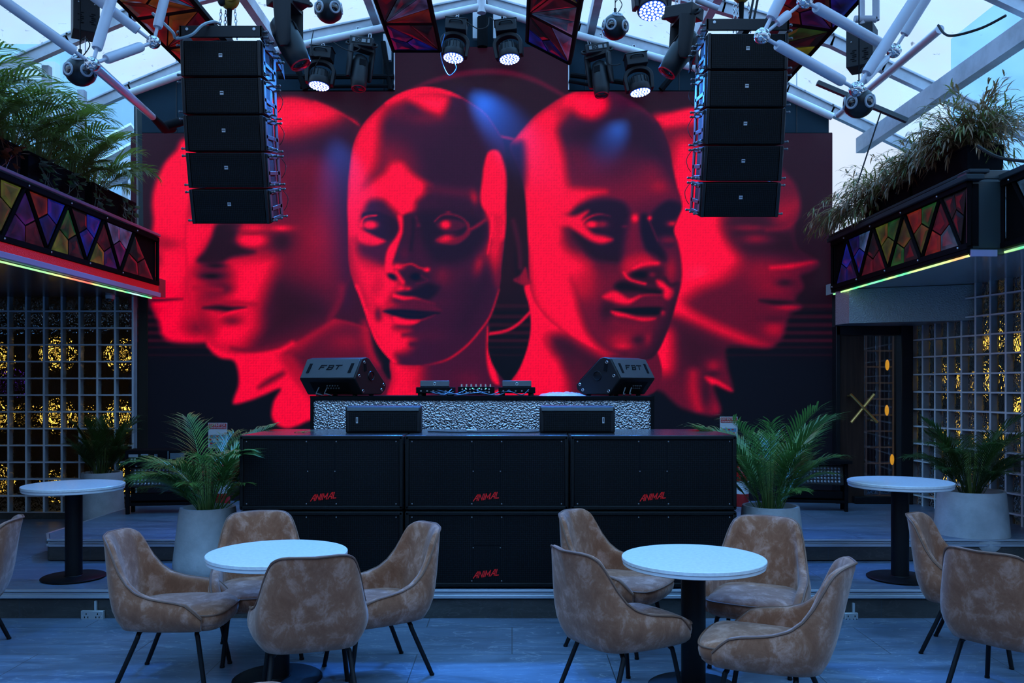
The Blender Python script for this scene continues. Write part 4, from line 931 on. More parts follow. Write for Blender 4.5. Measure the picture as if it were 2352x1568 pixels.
tile_board('long red and olive tile board under the roof behind the right hanging speakers', 2.20, 4.83, 2.76, 4.75, 8.7, 4.6, list('ykekoyke' 'rfvrbrfr'), 6)
# ------------------------------------------------------------ space frame, moving lamps, orb lamps, hoists
M_TUBE = mat('white_enamel_tube', (0.56, 0.58, 0.66), 0.3, var=-0.12, vscale=3)
M_NODE = mat('steel_node', (0.6, 0.62, 0.66), 0.25, 0.95)
def space_frame(label, nodes, tubes):
    t = thing('space_frame', label, 'roof truss')
    for k, p in nodes.items():
        if k.startswith('_'): continue
        b = MB(); b.sphere(p, 0.045, 14, 10)
        rr = random.Random(hash(k) % 97)
        for q in range(8):
            d = Vector((math.cos(q * 2.4), -abs(math.sin(q * 1.7)) - 0.2, math.sin(q * 2.4) * 0.8)).normalized(); b.torus(p + d * 0.041, 0.012, 0.005, d, 10, 5)
        b.build('node', M_NODE, t)
    for a, c, r in tubes:
        p, q = nodes[a], nodes[c]; d = (q - p).normalized(); L = (q - p).length; e0 = 0.045 if not a.startswith('_') else 0; e1 = 0.045 if not c.startswith('_') else 0
        b = MB(); g = 0.07
        pts = [p + d * e0, p + d * (e0 + g * bool(e0)), p + d * (e0 + g * bool(e0) + 0.001), p + d * (e0 + 0.085 if e0 else 0.01), q - d * (e1 + 0.085 if e1 else 0.01), q - d * (e1 + g * bool(e1) + 0.001), q - d * (e1 + g * bool(e1)), q - d * e1]
        rs = [r * .35 if e0 else r, r * .35 if e0 else r, r * .9 if e0 else r, r, r, r * .9 if e1 else r, r * .35 if e1 else r, r * .35 if e1 else r]
        pp, rr_ = [pts[0]], [rs[0]]
        for u, w in zip(pts[1:], rs[1:]):
            if (u - pp[-1]).length > 1e-4: pp.append(u); rr_.append(w)
        b.tube(pp, rr_, 14); b.build('tube', M_TUBE, t, angle=50)
    return t
nl = dict(n1=W(212, 147, 5.5), n2=W(353, 97, 5.9), _a=W(-90, -68, 5.0), _b=W(276, -70, 5.7), _c=W(120, -80, 5.6), _e=W(392, -60, 6.0), _f=W(350, 268, 8.9), _g=W(398, 295, 9.5))
for _k, _n0 in (('_a', 'n1'), ('_b', 'n1'), ('_c', 'n2'), ('_e', 'n2')): nl[_k] = nl[_k] + (nl[_k] - nl[_n0]) * .25
space_frame('white space frame of round tubes hanging at the upper left', nl, [('_a', 'n1', .033), ('_b', 'n1', .034), ('n1', 'n2', .033), ('_c', 'n2', .033), ('_e', 'n2', .032), ('n1', '_f', .036)])
b = MB(); b.tube([W(350, 268, 8.9), W(378, 296, 9.3), W(396, 294, 9.5)], [.035, .05, .05], 10); b.tube([W(370, 292, 9.3), W(426, 276, 9.4)], 0.05, 10)
tag(b.build('strut_bracket', M_BLACK), 'black steel bracket joining the left strut to the back wall', 'bracket')
nr = dict(m1=W(1750, 83, 4.9), m2=W(1848, 2, 4.9), m3=W(1967, 205, 5.2), m4=W(2053, 117, 5.5), _a=W(1812, -40, 4.9), _b=W(2145, -70, 5.2), _c=W(2170, -70, 5.4), _d=W(1926, 264, 9.3), _e=W(2159, 67, 6.7))
for _k, _n0 in (('_a', 'm1'), ('_b', 'm3'), ('_c', 'm4')): nr[_k] = nr[_k] + (nr[_k] - nr[_n0]) * .6
space_frame('white space frame of round tubes hanging at the upper right', nr, [('_a', 'm1', .032), ('m1', 'm2', .026), ('m1', 'm3', .032), ('m2', 'm4', .032), ('m3', '_b', .034), ('m3', 'm4', .022), ('m4', '_c', .03), ('_d', '_e', .034)])

M_HEAD = mat('lamp_housing', (0.013, 0.016, 0.02), 0.42, spec=0.3)
M_LED = glow('white_led', (0.62, 0.8, 1.0), 5.0)
M_LENSBASE = mat('lens_plate', (0.02, 0.05, 0.16), 0.3, emit=(0.02, 0.12, 0.9), es=0.9)
M_LENS = mat('dark_lens', (0.015, 0.012, 0.014), 0.06, 0, 0.8, coat=0.5)
M_REDRING = mat('red_ring', (0.06, 0.004, 0.01), 0.2, emit=(0.5, 0.0, 0.04), es=0.14)
M_PANEL = mat('control_panel', (0.22, 0.25, 0.27), 0.3)

def arch(m, w, h, thick, y0, y1, z_top, wall):
    """An upside-down U in the XZ plane, given depth along Y."""
    out, inn = [], []
    for k in range(13):
        a = PI * k / 12; out.append((-math.cos(a) * w / 2, math.sin(a) * w * 0.38)); inn.append((-math.cos(a) * (w / 2 - wall), math.sin(a) * (w * 0.38 - wall)))
    out = [(-w / 2 * 0.92, -h)] + out + [(w / 2 * 0.92, -h)]; inn = [(-w / 2 * .92 + wall * .9, -h)] + inn + [(w / 2 * .92 - wall * .9, -h)]
    zt = z_top - w * 0.38
    R = []
    for (a, b_) in zip(out, inn): R.append([Vector((a[0], y0, zt + a[1])), Vector((a[0], y1, zt + a[1])), Vector((b_[0], y1, zt + b_[1])), Vector((b_[0], y0, zt + b_[1]))])
    m.loft(R, True, True)

def clamp(t, x=0.0, h=0.07):
    c = MB(); c.box((x - 0.014, 0, h / 2), (0.006, 0.028, h + 0.06)); c.box((x + 0.014, 0, h / 2), (0.006, 0.028, h + 0.06))
    for z in (-0.02, h / 2, h + 0.025): c.box((x, 0, z), (0.03, 0.028, 0.008))
    c.build('clamp', M_ALU, t)

def moving_wash(label, loc, rot, pan, tilt, s=1.0):
    """Moving wash lamp that hangs from loc: base, yoke, finned head with a disc of LEDs."""
    t = thing('moving_head_lamp', label, 'stage lamp', loc, rot); t.scale = (s, s, s)
    clamp(t)
    b = MB(); b.box((0, 0, -0.085), (0.23, 0.2, 0.12)); b.box((0, 0, -0.022), (0.25, 0.21, 0.012)); b.build('base', M_HEAD, t, bevel=0.006)
    h = MB(); h.tube(catmull([(-0.07, -0.105, -0.075), (-0.05, -0.125, -0.055), (0.05, -0.125, -0.055), (0.07, -0.105, -0.075)], 5), 0.009, 8); h.build('handle', M_PLASTIC, t)
    y = MB(); arch(y, 0.33, 0.14, 0, -0.05, 0.06, -0.145, 0.04); yk = y.build('yoke', M_HEAD, t, bevel=0.006); yk.rotation_euler = (0, 0, pan)
    # head about the pivot
    ax = Vector((0, 0, -1)); R = Matrix.Translation((0, 0, -0.375)) @ Matrix.Rotation(pan, 4, 'Z') @ Matrix.Rotation(tilt, 4, 'X')
    hd = MB(); hd.lathe([(0, .125), (.07, .125), (.095, .10), (.10, .03), (.118, .02), (.124, -.045), (.118, -.055), (.0, -.055)], 28)
    for k in range(14):
        a = 2 * PI * k / 14; hd.box((math.cos(a) * .098, math.sin(a) * .098, .065), (.026, .008, .075), Matrix.Rotation(a, 3, 'Z'))
    hh = hd.build('head', M_HEAD, t); hh.matrix_local = R
    f = MB(); f.lathe([(0, -.0575), (.112, -.0575), (.112, -.060), (0, -.060)], 28); ff = f.build('lens_plate', M_LENSBASE, hh)
    d = MB()
    for n, r in ((1, 0), (6, .034), (12, .066), (18, .096)):
        for k in range(n):
            a = 2 * PI * k / n + r * 9; d.lathe([(0, -.066), (.009, -.0655), (.0122, -.061)], 10, (math.cos(a) * r, math.sin(a) * r, 0))
    d.build('led_cluster', M_LED, hh)
    return t, R

def moving_spot(label, loc, rot, pan, tilt, s=1.0, panel=True):
    """Moving beam lamp: base with a control panel, two yoke arms, a barrel with a red-rimmed lens."""
    t = thing('moving_head_lamp', label, 'stage lamp', loc, rot); t.scale = (s, s, s)
    clamp(t, -0.07); clamp(t, 0.07)
    b = MB(); b.box((0, 0, -0.085), (0.26, 0.2, 0.10)); b.build('base', M_HEAD, t, bevel=0.008)
    if panel:
        p = MB(); p.box((0, -0.102, -0.08), (0.2, 0.006, 0.055)); q = p.build('control_panel', M_HEAD, t)
        k = MB(); k.box((0.03, -0.107, -0.08), (0.045, 0.004, 0.035)); k.box((0.085, -0.107, -0.08), (0.026, 0.004, 0.04)); k.box((-0.078, -0.107, -0.08), (0.03, 0.004, 0.04))
        for dx, dz in ((0, .013), (0, -.013), (.015, 0), (-.015, 0)): k.box((-0.025 + dx, -0.107, -0.08 + dz), (0.008, 0.005, 0.007))
        k.build('display', M_PANEL, q)
    for sx in (-1, 1):
        g = MB(); g.tube(catmull([(sx * .13, 0, -.07), (sx * .165, -.03, -.085), (sx * .165, -.05, -.11), (sx * .13, -.05, -.12)], 4), 0.012, 8); g.build('handle', M_PLASTIC, t)
    y = MB()
    for sx in (-1, 1):
        R = []
        for z, w, dd in ((-.13, .05, .14), (-.22, .052, .13), (-.34, .05, .12), (-.44, .044, .10), (-.47, .036, .06)):
            x0 = sx * .125; R.append([Vector((x0 + math.cos(a) * w / 2, math.sin(a) * dd / 2, z)) for a in [2 * PI * q / 12 for q in range(12)]])
        y.loft(R, True, True)
    y.box((0, 0, -.145), (.26, .13, .03)); yk = y.build('yoke', M_HEAD, t, angle=50); yk.rotation_euler = (0, 0, pan)
    R = Matrix.Translation((0, 0, -0.40)) @ Matrix.Rotation(pan, 4, 'Z') @ Matrix.Rotation(tilt, 4, 'X')
    hd = MB(); hd.lathe([(0, .20), (.05, .198), (.082, .17), (.095, .10), (.096, -.02), (.088, -.12), (.078, -.19), (.070, -.195), (.0, -.18)], 26); hh = hd.build('barrel', M_HEAD, t, angle=50); hh.matrix_local = R
    v = MB(); v.box((0, -.088, .08), (.07, .02, .07)); v.build('vent', M_BLACK, hh)
    r = MB(); r.torus((0, 0, -.192), .073, .006, n=28, m=6); r.build('lens_ring', M_REDRING, hh)
    l = MB(); l.lathe([(.068, -.19), (.05, -.206), (0, -.213)], 24); l.build('lens', M_LENS, hh)
    return t, R
PY = 9.42
def hang(px, py): return gz(px, py) + Vector((0, 0, -0.055))
wash = [('round LED wash lamp shining white, left of the upper left beam lamp', hang(742, 97), (0, 0.10, 0), 0.12, -0.13),
        ('round LED wash lamp shining white, left one of the pair over the LED wall', hang(1050, 33), (0, 0.10, 0), 0.15, -0.16),
        ('round LED wash lamp shining white, right one of the pair over the LED wall', hang(1160, 36), (0, -0.12, 0), -0.2, -0.16),
        ('round LED wash lamp shining white, right of the upper right beam lamp', hang(1458, 112), (0, -0.14, 0), -0.05, -0.1)]
WASHP = []
for lab, loc, rot, pan, tilt in wash:
    t, R = moving_wash(lab, loc, rot, pan, tilt); WASHP.append((loc, R))
moving_wash('nearest LED wash lamp shining white, cut off by the top edge of the picture', W(1497, -92, 7.4), (0, 0, 0), 0.1, -0.35, 1.05)
moving_spot('black beam lamp with a control panel, right of the upper left wash lamp', hang(835, 73), (0, 0.12, 0), 0.55, -0.22)
moving_spot('black beam lamp with a control panel, hung just right of the right centre tile board', hang(1368, 88), (0, -0.14, 0), -0.5, -0.2)
moving_spot('large black beam lamp with a red rimmed lens, above the left hanging speakers', W(660, -28, 6.5), (0, -0.05, 0.7), 0.75, -0.42, 1.02, False)
moving_spot('large black beam lamp with a red rimmed lens, above the right hanging speakers', W(1573, 8, 7.0), (0, 0.12, -0.7), -0.75, -0.5, 1.0, False)
# what those two large lamps hang from
for a, c, lab in ((W(600, -80, 6.6), W(720, -26, 6.5), 'white pipe carrying the large beam lamp at the upper left'), (W(1500, -40, 7.0), W(1650, 20, 7.0), 'white pipe carrying the large beam lamp at the upper right')):
    b = MB(); b.tube([a, c], 0.025, 10); tag(b.build('pipe', M_TUBE), lab, 'pipe')
# the lamps' own light
def spot(loc, aim, col, power, size=1.2, blend=0.6, r=0.09):
    d = bpy.data.lights.new('wash_beam', 'SPOT'); d.energy = power; d.color = col; d.spot_size = size; d.spot_blend = blend; d.shadow_soft_size = r
    o = bpy.data.objects.new('wash_beam', d); COL.objects.link(o); o.location = loc; o.rotation_euler = (Vector(aim) - Vector(loc)).to_track_quat('-Z', 'Y').to_euler()
for (loc, R), aim, p in zip(WASHP, ((-2.6, 7.0, 2.6), (-0.9, 4.6, 0.0), (1.1, 4.6, 0.0), (1.75, 7.0, 2.8)), (150, 520, 520, 150)):
    q = Vector(loc) + R.to_translation() + Vector((0, -0.02, -0.09)); spot(q, aim, (0.03, 0.25, 1.0), p * 1.7, 1.25)
for (loc, R), aim, pw in ((WASHP[0], (-1.9, DS, 3.9), 700), (WASHP[1], (-0.2, DS, 4.8), 1700), (WASHP[3], (1.15, DS, 4.55), 420)):
    q = Vector(loc) + R.to_translation() + Vector((0, -0.03, -0.09)); spot(q, aim, (0.02, 0.22, 1.0), pw * (.6 if pw < 500 else 1), 0.72, 1.0)

# orb lamps with ring lenses
M_ORBRING = mat('grey_ring', (0.32, 0.36, 0.42), 0.35)
def orb(label, p, r, roof, yaw):
    t = thing('orb_lamp', label, 'stage lamp', p, (0.0, 0.0, yaw), 'orb lamps hanging from the roof')
    b = MB(); b.sphere((0, 0, 0), r, 24, 16); b.build('shell', M_SATIN, t)
    for az, el in ((-38, -8), (38, -8), (0, 52), (142, -8), (218, -8), (180, 52), (90, 5), (-90, 5)):
        d = Vector((math.sin(math.radians(az)) * math.cos(math.radians(el)), -math.cos(math.radians(az)) * math.cos(math.radians(el)), math.sin(math.radians(el))))
        g = MB(); g.torus(d * r * 0.93, r * 0.36, r * 0.085, d, 22, 6); rg = g.build('ring', M_ORBRING, t)
        l = MB(); l.lathe([(r * .30, r * .94), (r * .2, r * 1.0), (0, r * 1.03)], 18, (0, 0, 0), d); l.build('lens', M_LENS, rg)
    w = MB(); w.tube([(0, 0, r * .97), (0, 0, roof - p.z)], 0.004, 6); w.build('wire', M_BLACK, t)
    k = MB(); k.tube([(0, 0, r * .95), (0, 0, r + .05)], 0.012, 8); k.tube(catmull([(0, 0, r + .1), (.03, 0, r + .13), (.06, 0, r + .09), (.04, 0, r + .04), (.01, 0, r)], 5), 0.004, 6); k.build('cord', M_RUBBER, t)
orb('black orb lamp hanging at the node of the left space frame', W(184, 164, 5.75), 0.098, 4.73, 0.25)
orb('black orb lamp hanging at the node of the right space frame', W(1973, 237, 5.35), 0.092, 4.55, -0.25)
orb('black orb lamp hanging high up, left of the left centre tile board', W(755, 22, 7.2), 0.113, 5.25, 0.05)
orb('black orb lamp hanging right of the right centre tile board', W(1413, 62, 7.2), 0.107, 5.2, 0.2)
# square black effect boxes
def effect_box(label, p, size, yaw, roof, bracket=None):
    t = thing('effect_box', label, 'stage effect', p, (0, 0, yaw))
    b = MB(); b.box((0, 0, 0), size); b.build('case', M_PLASTIC, t, bevel=0.006)
    v = MB()
    for sx in (-1, 1):
        for k in range(6): v.box((sx * size[0] * .22 + (0.012 if k % 2 else -.012) * (1 if k > 2 else -1) * .5, -size[1] / 2 - .001, -size[2] * .12 - k * .014), (size[0] * .16, .004, .006))
    v.build('vent', M_BLACK, t)
    s = MB()
    for sx in (-1, 1): s.sphere((sx * size[0] * .3, -size[1] / 2, size[2] * .1), .005, 8, 5)
    s.build('screw', M_STEEL, t)
    h = MB(); h.tube([(0, 0, size[2] / 2), (0, 0, roof - p.z)], 0.018, 8); h.build('hanger', M_TUBE, t)
    w = MB(); w.tube([(0, 0, -size[2] / 2), (0, 0, -size[2] / 2 - .12)], .004, 6); w.build('safety_wire', M_STEEL, t)
    return t
effect_box('black effect box hanging at the upper left above the orb lamp', W(196, 30, 6.1), (.17, .2, .33), 0.55, 4.73)
effect_box('black effect box hanging at the upper right above the orb lamp', W(1980, 112, 5.8), (.17, .17, .28), -0.6, 4.6)
# grey bent pipe that carries the right box
b = MB(); b.tube([W(1963, 44, 5.8), W(2012, 44, 5.8)], 0.024, 10); b.tube([W(2012, 47, 5.8), W(2012, -40, 5.8)], 0.024, 10); tag(b.build('bent_pipe', M_TUBE), 'grey bent pipe above the right effect box', 'pipe')
# black rails and stays on the gable behind the lamps
gb = thing('gable_rail', 'black pipes and stays on the gable behind the row of lamps', 'bracket')
for a, c, r in ((W(640, 176, 9.7), W(905, 176, 9.7), .03), (W(690, 200, 9.7), W(905, 197, 9.7), .022), (W(1310, 172, 9.7), W(1480, 196, 9.7), .03), (W(1306, 186, 9.7), W(1400, 204, 9.7), .02), (W(668, 118, 9.7), W(702, 206, 9.7), .035), (W(880, 96, 9.7), W(897, 206, 9.7), .03), (W(1548, 170, 9.7), W(1518, 206, 9.7), .035), (W(1108, 40, 9.7), W(1108, 108, 9.7), .06)):
    m = MB(); m.tube([a, c], r, 8); m.build('stay', M_BLACK, gb)
for px in (890, 1095, 1142, 1556):
    p = W(px, 60 if 1000 < px < 1200 else 110, 9.75); m = MB(); m.box(p, (.09, .06, .3)); m.build('stub', M_WHITE, gb)
# cables looping from lamp to lamp
def cable(label, pts, r=0.006, m=M_RUBBER, name='cable'):
    b = MB(); b.tube(catmull(pts, 8), r, 6); return tag(b.build(name, m), label, 'cable')
cable('black cable looping between the wash and beam lamp at the upper left', [W(764, 96, 9.3), W(790, 112, 9.3), W(815, 118, 9.3), W(830, 108, 9.35), W(848, 90, 9.4)])
cable('black cable drooping from the upper left wash lamp', [W(720, 70, 9.4), W(714, 110, 9.3), W(722, 128, 9.3), W(736, 130, 9.3), W(722, 160, 9.4), W(728, 195, 9.6)])
cable('black cable looping between the pair of centre wash lamps', [W(1072, 50, 9.3), W(1098, 66, 9.3), W(1120, 60, 9.3), W(1124, 40, 9.35), W(1134, 46, 9.3)])
cable('thin blue cable dangling below the left centre wash lamp', [W(1022, 78, 9.3), W(1012, 120, 9.3), W(1020, 155, 9.3), W(1032, 173, 9.3), W(1048, 158, 9.3), W(1040, 138, 9.3)], 0.005, mat('blue_cable', (0.03, 0.16, 0.45), 0.5))
cable('black cable looping between the beam and wash lamp at the upper right', [W(1396, 120, 9.3), W(1398, 145, 9.3), W(1412, 150, 9.3), W(1426, 146, 9.3)])
cable('black cable drooping across the right roof beam', [W(2155, 58, 5.6), W(2180, 82, 5.4), W(2250, 66, 5.2), W(2310, 36, 5.0)], 0.008)
cable('black cable hanging from the planter on the right balcony', [W(2245, 335, 6.4), W(2290, 360, 6.3), W(2352, 370, 6.2), W(2420, 372, 6.1)], 0.012)
for dx, lab in ((0, 'left of the pair of cables rising from the right hanging speakers'), (10, 'right of the pair of cables rising from the right hanging speakers')):
    cable(('black cable, ' + lab), [W(1722 + dx, 42, 6.4), W(1728 + dx, 10, 6.4), W(1738 + dx, -40, 6.4)], 0.009)
# slotted steel channel under the right roof
b = MB(); p, q = W(1877, 190, 6.9), W(2083, 277, 6.9); d = q - p; an = math.atan2(d.z, d.x)
b.box((p + q) / 2, (d.length, .04, .035), Matrix.Rotation(-an, 3, 'Y'))
tag(b.build('slotted_channel', mat('grey_channel', (.06, .08, .09), .4, .4)), 'dark slotted steel channel under the right roof behind the orb lamp', 'rail')
b = MB(); p, q = W(2023, 258, 6.9), W(1970, 420, 6.9); b.tube([p, q], 0.006, 6); tag(b.build('stay_wire', M_RUBBER), 'thin dark stay wire dropping from the slotted channel', 'wire')
# thin black post at the left end of the LED wall
b = MB(); p, q = W(318, 240, 9.3), W(330, 545, 9.3); b.tube([p, Vector((p.x + .02, p.y, q.z))], 0.035, 4); tag(b.build('corner_post', mat('green_black_paint', (.012, .03, .034), .4)), 'slim dark post standing at the left end of the LED wall', 'post')
# ------------------------------------------------------------ hanging line arrays, subwoofers, booth and what stands on it
def grille_mat(name, base, dot, scale=160.0, mix=0.5):
    m = bpy.data.materials.new(name); m.use_nodes = True; n, l = m.node_tree.nodes, m.node_tree.links; b = n['Principled BSDF']
    tc = n.new('ShaderNodeTexCoord'); v = n.new('ShaderNodeTexVoronoi'); v.inputs['Scale'].default_value = scale; v.inputs['Randomness'].default_value = 0.15
    l.new(tc.outputs['Object'], v.inputs['Vector'])
    r = n.new('ShaderNodeValToRGB'); e = r.color_ramp.elements; b.inputs['Specular IOR Level'].default_value = 0.15; e[0].position = 0.35; e[0].color = tuple(base) + (1,); e[1].position = 0.6; e[1].color = tuple(dot) + (1,)
    l.new(v.outputs['Distance'], r.inputs['Fac']); l.new(r.outputs[0], b.inputs['Base Color'])
    b.inputs['Roughness'].default_value = 0.5
    return m
M_GRILLE = grille_mat('speaker_grille', (0.0015, 0.0016, 0.002), (0.010, 0.012, 0.015), 70)
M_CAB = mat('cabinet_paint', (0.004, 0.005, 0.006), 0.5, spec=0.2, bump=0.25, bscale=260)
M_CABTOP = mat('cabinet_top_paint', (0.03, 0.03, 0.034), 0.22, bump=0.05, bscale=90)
M_SIDEPLATE = mat('rigging_plate', (0.07, 0.07, 0.085), 0.4, 0.1)
M_PIN = mat('dull_steel', (0.16, 0.17, 0.19), 0.35, 0.8)
M_BADGE = mat('silver_badge', (0.55, 0.58, 0.62), 0.35, 0.4)
M_REDLOGO = mat('red_logo', (0.62, 0.012, 0.016), 0.4, emit=(0.5, 0.008, 0.012), es=0.12)

BW, BH, BD = 0.60, 0.272, 0.40
def array_box(label, group, loc, pitch, roll, inner):
    """One cabinet of a hanging array; its origin is the upper front edge. inner is the side (+1/-1) that faces the room's middle."""
    t = thing('line_array_speaker', label, 'speaker', loc, (pitch, roll, 0), group)
    b = MB(); h = BH - 0.012
    R = []
    for y, w, z0, z1 in ((0.012, BW, 0, -h), (BD * .55, BW, -0.004, -h + .004), (BD, BW * .90, -.03, -h + .03)):
        R.append([Vector((-w / 2, y, z0)), Vector((w / 2, y, z0)), Vector((w / 2, y, z1)), Vector((-w / 2, y, z1))])
    b.loft(R, True, True); b.build('cabinet', M_CAB, t, bevel=0.004)
    g = MB(); g.box((0, 0.008, -h / 2), (BW - .06, .012, h - .012)); g.build('grille', M_GRILLE, t, bevel=0.003)
    for s in (-1, 1):
        e = MB(); e.box((s * (BW / 2 - .014), 0.004, -h / 2), (.024, .016, h)); e.build('edge_cheek', M_SATIN, t, bevel=0.004)
    d = MB(); d.box((0, -0.001, -h * .5 + .02), (.026, .004, .026)); bd = d.build('badge', M_BADGE, t)
    k = MB(); k.box((0, -.0035, -h * .5 + .022), (.022, .002, .006)); k.build('lettering_bar', M_SATIN, bd)
    for s in (-1, 1):
        p = MB(); x = s * (BW / 2 + .006)
        zz = [0, -h]; o = [(.03, -.01), (BD * .97, -.035), (BD * .97, -h + .035), (.03, -h + .01)]
        # plate with two handle openings: rails around them
        p.box((x, .055, -h / 2), (.01, .05, h - .02)); p.box((x, BD - .06, -h / 2), (.01, .07, h - .07)); p.box((x, BD / 2, -.025), (.01, BD - .06, .035)); p.box((x, BD / 2, -h + .025), (.01, BD - .06, .035)); p.box((x, BD / 2, -h * .58), (.01, BD - .08, .03))
        pl = p.build('side_plate', M_SIDEPLATE, t, bevel=0.002)
        for y in (.05, BD * .5, BD - .04):
            for z in (-.022, -h + .022): q = MB(); q.tube([(x, y, z), (x + s * .03, y, z)], .0075, 8); q.sphere((x + s * .034, y, z), .0105, 8, 6); q.build('locking_pin', M_PIN, pl)
        w = MB(); w.tube(catmull([(x + s * .02, BD - .04, -.03), (x + s * .05, BD - .02, -.09), (x + s * .045, BD - .05, -.15), (x + s * .02, BD - .06, -.19)], 5), .003, 5); w.build('tether', M_RUBBER, pl)
    return t

def line_array(side, xl, ztop, d0, inner):
    """Five cabinets under a flying frame with hoist; side names it in the labels."""
    names = ['topmost', 'second from the top', 'middle', 'fourth from the top', 'bottom']
    x = xl + BW / 2; y, z = d0, ztop
    for i, p in enumerate((4.5, 7.5, 11, 14, 17)):
        pr = math.radians(p)
        array_box('%s black speaker cabinet of the %s hanging line array' % (names[i], side), 'line array cabinets on the ' + side, (x, y, z), pr, 0.0, inner)
        z -= BH * math.cos(pr); y += BH * math.sin(pr)
    # flying frame: front bar, side plates, rear bar
    t = thing('flying_frame', 'black steel flying frame above the %s hanging line array' % side, 'speaker rigging', (x, d0, ztop))
    f = MB(); f.box((0, .02, .07), (BW + .02, .02, .085)); f.build('front_bar', M_SATIN, t, bevel=0.003)
    for s in (-1, 1):
        m = MB(); m.prism([(s * (BW / 2) - .006, y, z) for y, z in ((.01, .112), (.08, .112), (.62, .05), (.66, -.06), (.55, -.02), (.01, .02))], (.012, 0, 0)); m.build('side_arm', M_SATIN, t, smooth=False)
        for y, z in ((.05, .08), (.2, .06), (.36, .04), (.5, .02), (.05, .04)): q = MB(); q.tube([(s * BW / 2, y, z), (s * (BW / 2 + .03), y, z)], .009, 8); q.sphere((s * (BW / 2 + .035), y, z), .012, 8, 6); q.build('locking_pin', M_PIN, t)
    c = MB(); c.box((0, .34, .06), (.05, .62, .06)); c.box((0, .6, 0.02), (BW, .03, .05)); c.build('spine', M_SATIN, t)
    r = MB()
    for sx in (-1, 1): r.lathe([(.011, -.001), (.011, .004), (0, .005)], 12, (sx * (BW / 2 - .05) * 1.0, 0.008, .085), (0, -1, 0))
    r.build('pin_hole', M_BADGE, t)
    # chain hoist
    hx, hy = x + (-0.03 if inner > 0 else 0.03), d0 + 0.30
    zb = ztop + 0.34
    ht = thing('chain_hoist', 'yellow chain hoist above the %s hanging line array' % side, 'hoist', (hx, hy, zb))
    M_YEL = mat('yellow_enamel', (0.42, 0.24, 0.03), 0.35, var=-0.4, vscale=9)
    b = MB(); b.sphere((0, 0, 0.12), .09, 18, 12, (.9, .8, 1.15)); b.build('body', M_YEL, ht)
    b = MB(); b.torus((.02, -.05, .14), .07, .016, (0, 1, 0), 22, 8); b.build('chain_wheel_cover', M_YEL, ht)
    b = MB(); b.sphere((-.045, -.05, .1), .06, 14, 10, (.6, .6, 1.3)); b.build('gearbox', M_SATIN, ht)
    b = MB()
    for k, (cx_, cy_) in enumerate(((-.06, -.02), (-.03, .0), (.05, -.02))):
        for q in range(9):
            zz = -.0 - q * .026; a = 0 if q % 2 else PI / 2
            ring = [Vector((cx_ + .009 * math.cos(u) * math.cos(a) + q * .002 * (1 if k == 2 else -.5), cy_ + .009 * math.cos(u) * math.sin(a), zz + .016 * math.sin(u))) for u in [2 * PI * i / 10 for i in range(11)]]
            b.tube(ring, .0035, 5, False)
    b.build('chain', M_STEEL, ht)
    b = MB(); b.tube([(0.0, 0, .02), (0, 0, -.12), (0.01, 0, -.26)], [.022, .016, .02], 8); b.build('hook_block', M_BLACK, ht)
    b = MB(); b.tube([(0, 0, .22), (0, 0, 1.0)], .012, 8); b.build('hanging_chain', M_STEEL, ht)
line_array('left', W(413, 0, 6.35).x, W(0, 92, 6.35).z, 6.35, 1)
line_array('right', W(1626, 0, 6.35).x, W(0, 76, 6.35).z, 6.35, -1)
cable('pale cable draped over the flying frame of the left line array', [W(350, 30, 6.2), W(395, 72, 6.2), W(405, 88, 6.25), W(440, 80, 6.25), W(465, 58, 6.3), W(490, 50, 6.4), W(505, 55, 6.5)], 0.011, mat('pale_cable', (0.25, 0.32, 0.36), 0.4))

# ---- subwoofers: two rows of three
LOGO = {'A': [[(0, 0), (.45, 1), (.62, 1), (.62, 0)], [(.22, .36), (.62, .36)]], 'N': [[(0, 0), (.0, 1), (.62, 0), (.62, 1)]], 'I': [[(0, 0), (0, 1)]], 'M': [[(0, 0), (0, 1), (.36, .25), (.74, 1), (.74, 0)]], 'L': [[(0, 1), (0, 0), (.52, 0)]], 'T': [[(0, 1), (.6, 1)], [(.3, 1), (.3, 0)]]}
def stroke_text(mb, body, h, wd, M, shear=0.28, rise=0.0, gap=0.2, depth=0.003):
    """Angular one-stroke lettering standing in XZ, centred, drawn with square bars."""
    adv = {'I': .12}; W_ = {'A': .62, 'N': .62, 'I': .0, 'M': .74, 'L': .52, 'T': .6}
    tot = sum(W_[c] + gap for c in body) - gap; x = -tot / 2
    for c in body:
        for st in LOGO[c]:
            for (a, b) in zip(st, st[1:]):
                p = Vector((x + a[0], 0, a[1] - .5)); q = Vector((x + b[0], 0, b[1] - .5))
                for v in (p, q): v.x += shear * v.z; v.z += rise * v.x
                p *= h; q *= h; d = q - p; L = d.length
                if L < 1e-6: continue
                u = d / L; nn = Vector((-u.z, 0, u.x)) * wd / 2; p2 = p - u * wd * .4; q2 = q + u * wd * .4
                R = [p2 + nn, q2 + nn, q2 - nn, p2 - nn]
                mb.prism([M @ (v + Vector((0, -depth, 0))) for v in R], M.to_3x3() @ Vector((0, depth, 0)))
        x += W_[c] + gap
SD = 6.29
SXW = [W(px, 0, SD).x for px in (548, 928, 1308, 1694)]
SZ = [(Z1 + 0.004, 0.774), (0.782, 1.332)]
rows = ['lower', 'upper']; colsn = ['left', 'middle', 'right']
M_SCREW = mat('screw_head', (0.25, 0.26, 0.28), 0.35, 0.7)
